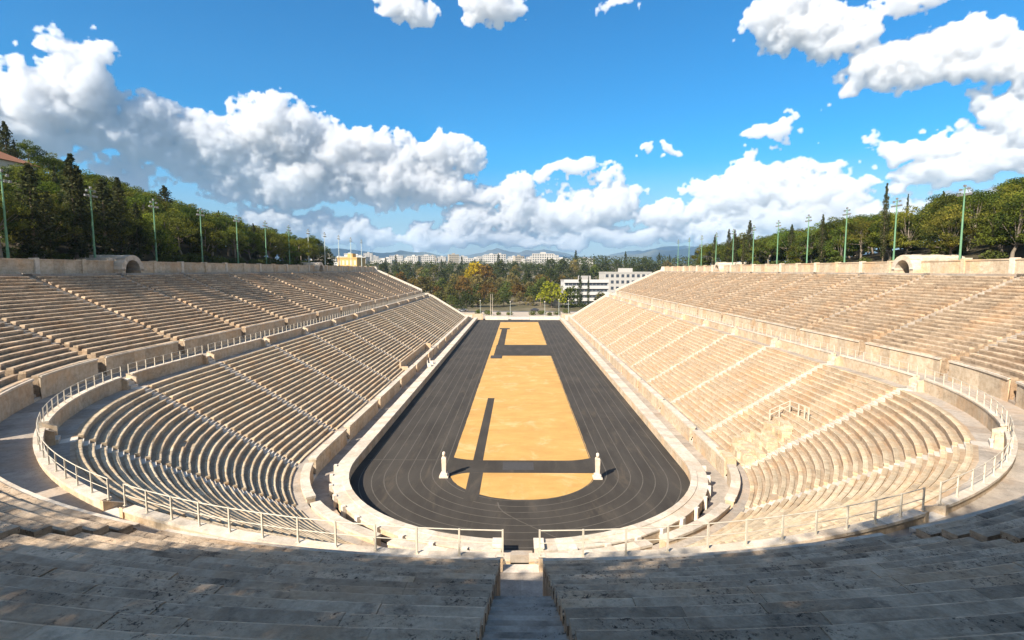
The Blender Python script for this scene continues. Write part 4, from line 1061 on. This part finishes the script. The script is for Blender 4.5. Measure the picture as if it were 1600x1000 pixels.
protos = [block('apartment_block', 26, 14, 22, M['city_w'], 6, 7), block('apartment_block', 18, 14, 26, M['city_c'], 7, 5), block('apartment_block', 34, 14, 18, M['city_w'], 5, 9), block('apartment_block', 22, 14, 20, M['render_g'], 6, 5)]
first = [True] * 4; rows = []
for k in range(56):
    px = 497 + (k % 28) * 15.2 + RNG.uniform(-5, 5); y = (950 if k < 28 else 1350) + RNG.uniform(-90, 200)
    yt = RNG.uniform(397, 410) if px < 880 else RNG.uniform(402, 411)
    if k >= 28: yt -= 1.5
    rows.append((px, y, yt))
rows.sort()
for i, (px, y, yt) in enumerate(rows):
    j = int(RNG.integers(0, 4)); o = protos[j] if first[j] else copy_tree(protos[j]); first[j] = False
    x = (px - 810) / 850 * y; zt = CAMZ + (422 - yt) / 850 * y; h = [22, 26, 18, 20][j]
    o.location = (x, y, zt - h); o.rotation_euler.z = R(RNG.uniform(-25, 25))
    # plinth reaches the ground
    tag(o, f'{["white", "cream", "long white", "grey"][j]} apartment block on the city skyline, {ordn(i + 1)} from the left', 'building', 'apartment blocks on the skyline')
# small house on the left hill
h_ = empty('house', (-83, 82, rise(-1, 82, 83) + 5)); mb = MB(); mb.box(-4, 4, -4, 4, -8, 3, .5); mb.build('wall', M['render_c'], h_)
mb = MB(); P = [(-4.5, -4.5, 3), (4.5, -4.5, 3), (4.5, 4.5, 3), (-4.5, 4.5, 3), (-1, 0, 5), (1, 0, 5), (1, .1, 5), (-1, .1, 5)]; mb.hexa(P, .5); mb.build('roof', M['tile'], h_)
h_.location = (-97, 102, rise(-1, 102, 97) + 3.0)
mb = MB(); mb.box(4.0, 4.1, -1, 1, 0, 1.8); mb.build('window', M['glass'], h_); tag(h_, 'small house with a tan roof among the pines at the left edge', 'house')

# flagpoles, lamps and cars beyond the far end
for i, (px, ht) in enumerate([(750, 6.5), (766, 9.5), (769, 9.5), (797, 6), (851, 6), (873, 7), (888, 6.5)]):
    y = 238; x = (px - 810) / 850 * y; r_ = empty('flagpole' if ht > 9 else 'street_lamp', (x, y, .15))
    mb = MB(); mb.tube((0, 0, 0), (0, 0, ht), .09, .05, 8); mb.build('pole', M['white'] if ht > 9 else M['polegrey'], r_)
    mb = MB()
    if ht > 9: mb.lathe([(.02, ht), (.12, ht + .1), (.02, ht + .22)], n=8); mb.build('finial', M['white'], r_)
    else: mb.lathe([(.05, ht), (.24, ht + .15), (.28, ht + .35), (.1, ht + .55)], n=10); mb.build('lamp_globe', M['white'], r_)
    if ht > 9: tag(r_, f'tall white flagpole behind the far end, the {"left" if px == 766 else "right"} one of the pair', 'flagpole', 'flagpoles on the plaza')
    else: tag(r_, f'slim street lamp on the plaza, {ordn([750, 797, 851, 873, 888].index(px) + 1)} from the left', 'street lamp', 'street lamps on the plaza')
def car(x, y, c, lab):
    r_ = empty('parked_car', (x, y, .05)); mb = MB(); prof = [(-2.1, .3), (-2.15, .75), (-1.3, .92), (-.8, 1.4), (.9, 1.42), (1.5, .95), (2.1, .85), (2.15, .35)]
    A = [(a, -.85, b) for a, b in prof]; B = [(a, .85, b) for a, b in prof]; n = len(prof); mb.face(A[::-1]); mb.face(B)
    for i in range(n): j = (i + 1) % n; mb.face([A[i], B[i], B[j], A[j]][::-1])
    mb.build('body', plain('car_paint_' + lab.split()[0], c, .3, .05), r_)
    mb = MB(); mb.hexa([(-1.1, -.88, .95), (1.25, -.88, .95), (1.25, .88, .95), (-1.1, .88, .95), (-.72, -.87, 1.33), (.82, -.87, 1.33), (.82, .87, 1.33), (-.72, .87, 1.33)]); mb.build('window', M['glass'], r_)
    for wx in (-1.35, 1.35):
        for wy in (-.9, .72): mb = MB(); mb.tube((wx, wy, .32), (wx, wy + .18, .32), .32, .32, 12); mb.build('wheel', M['dark'], r_)
    tag(r_, lab, 'car', 'cars on the road beyond the stadium')
car(-27.5, 268, (.75, .75, .75), 'white parked car on the road beyond the left end wall')
car(-34, 266, (.65, .66, .68), 'silver parked car left of the white one on the road')
car(8, 270, (.05, .05, .06), 'black car on the road in line with the track')

# ------------------------------------------------------------------ air
mb = MB(); mb.box(-7950, 7950, -1600, 12400, -4, 700); hz = mb.build('haze', M['walk']); hz['kind'] = 'stuff'
m = bpy.data.materials.new('haze'); m.use_nodes = True; t = m.node_tree; t.nodes.clear(); out = t.nodes.new('ShaderNodeOutputMaterial')
pv = t.nodes.new('ShaderNodeVolumePrincipled'); pv.inputs['Color'].default_value = (.45, .72, 1, 1); pv.inputs['Density'].default_value = 7.5e-5; pv.inputs['Anisotropy'].default_value = 0.0
t.links.new(pv.outputs[0], out.inputs['Volume']); hz.data.materials[0] = m
# low hedge and more shrubs before the office building
for i in range(9):
    x = 24 + i * 3.3; y = 290 + RNG.uniform(-2, 2)
    plant(BUSH, 0, x, y, gz(x, y), RNG.uniform(1.3, 2.1), RNG.uniform(0, 6), (1.1, 1.2, .7), f'leafy shrub before the white banded building, {ordn(i + 1)} from the left', 'shrub', 'shrubs before the office building')
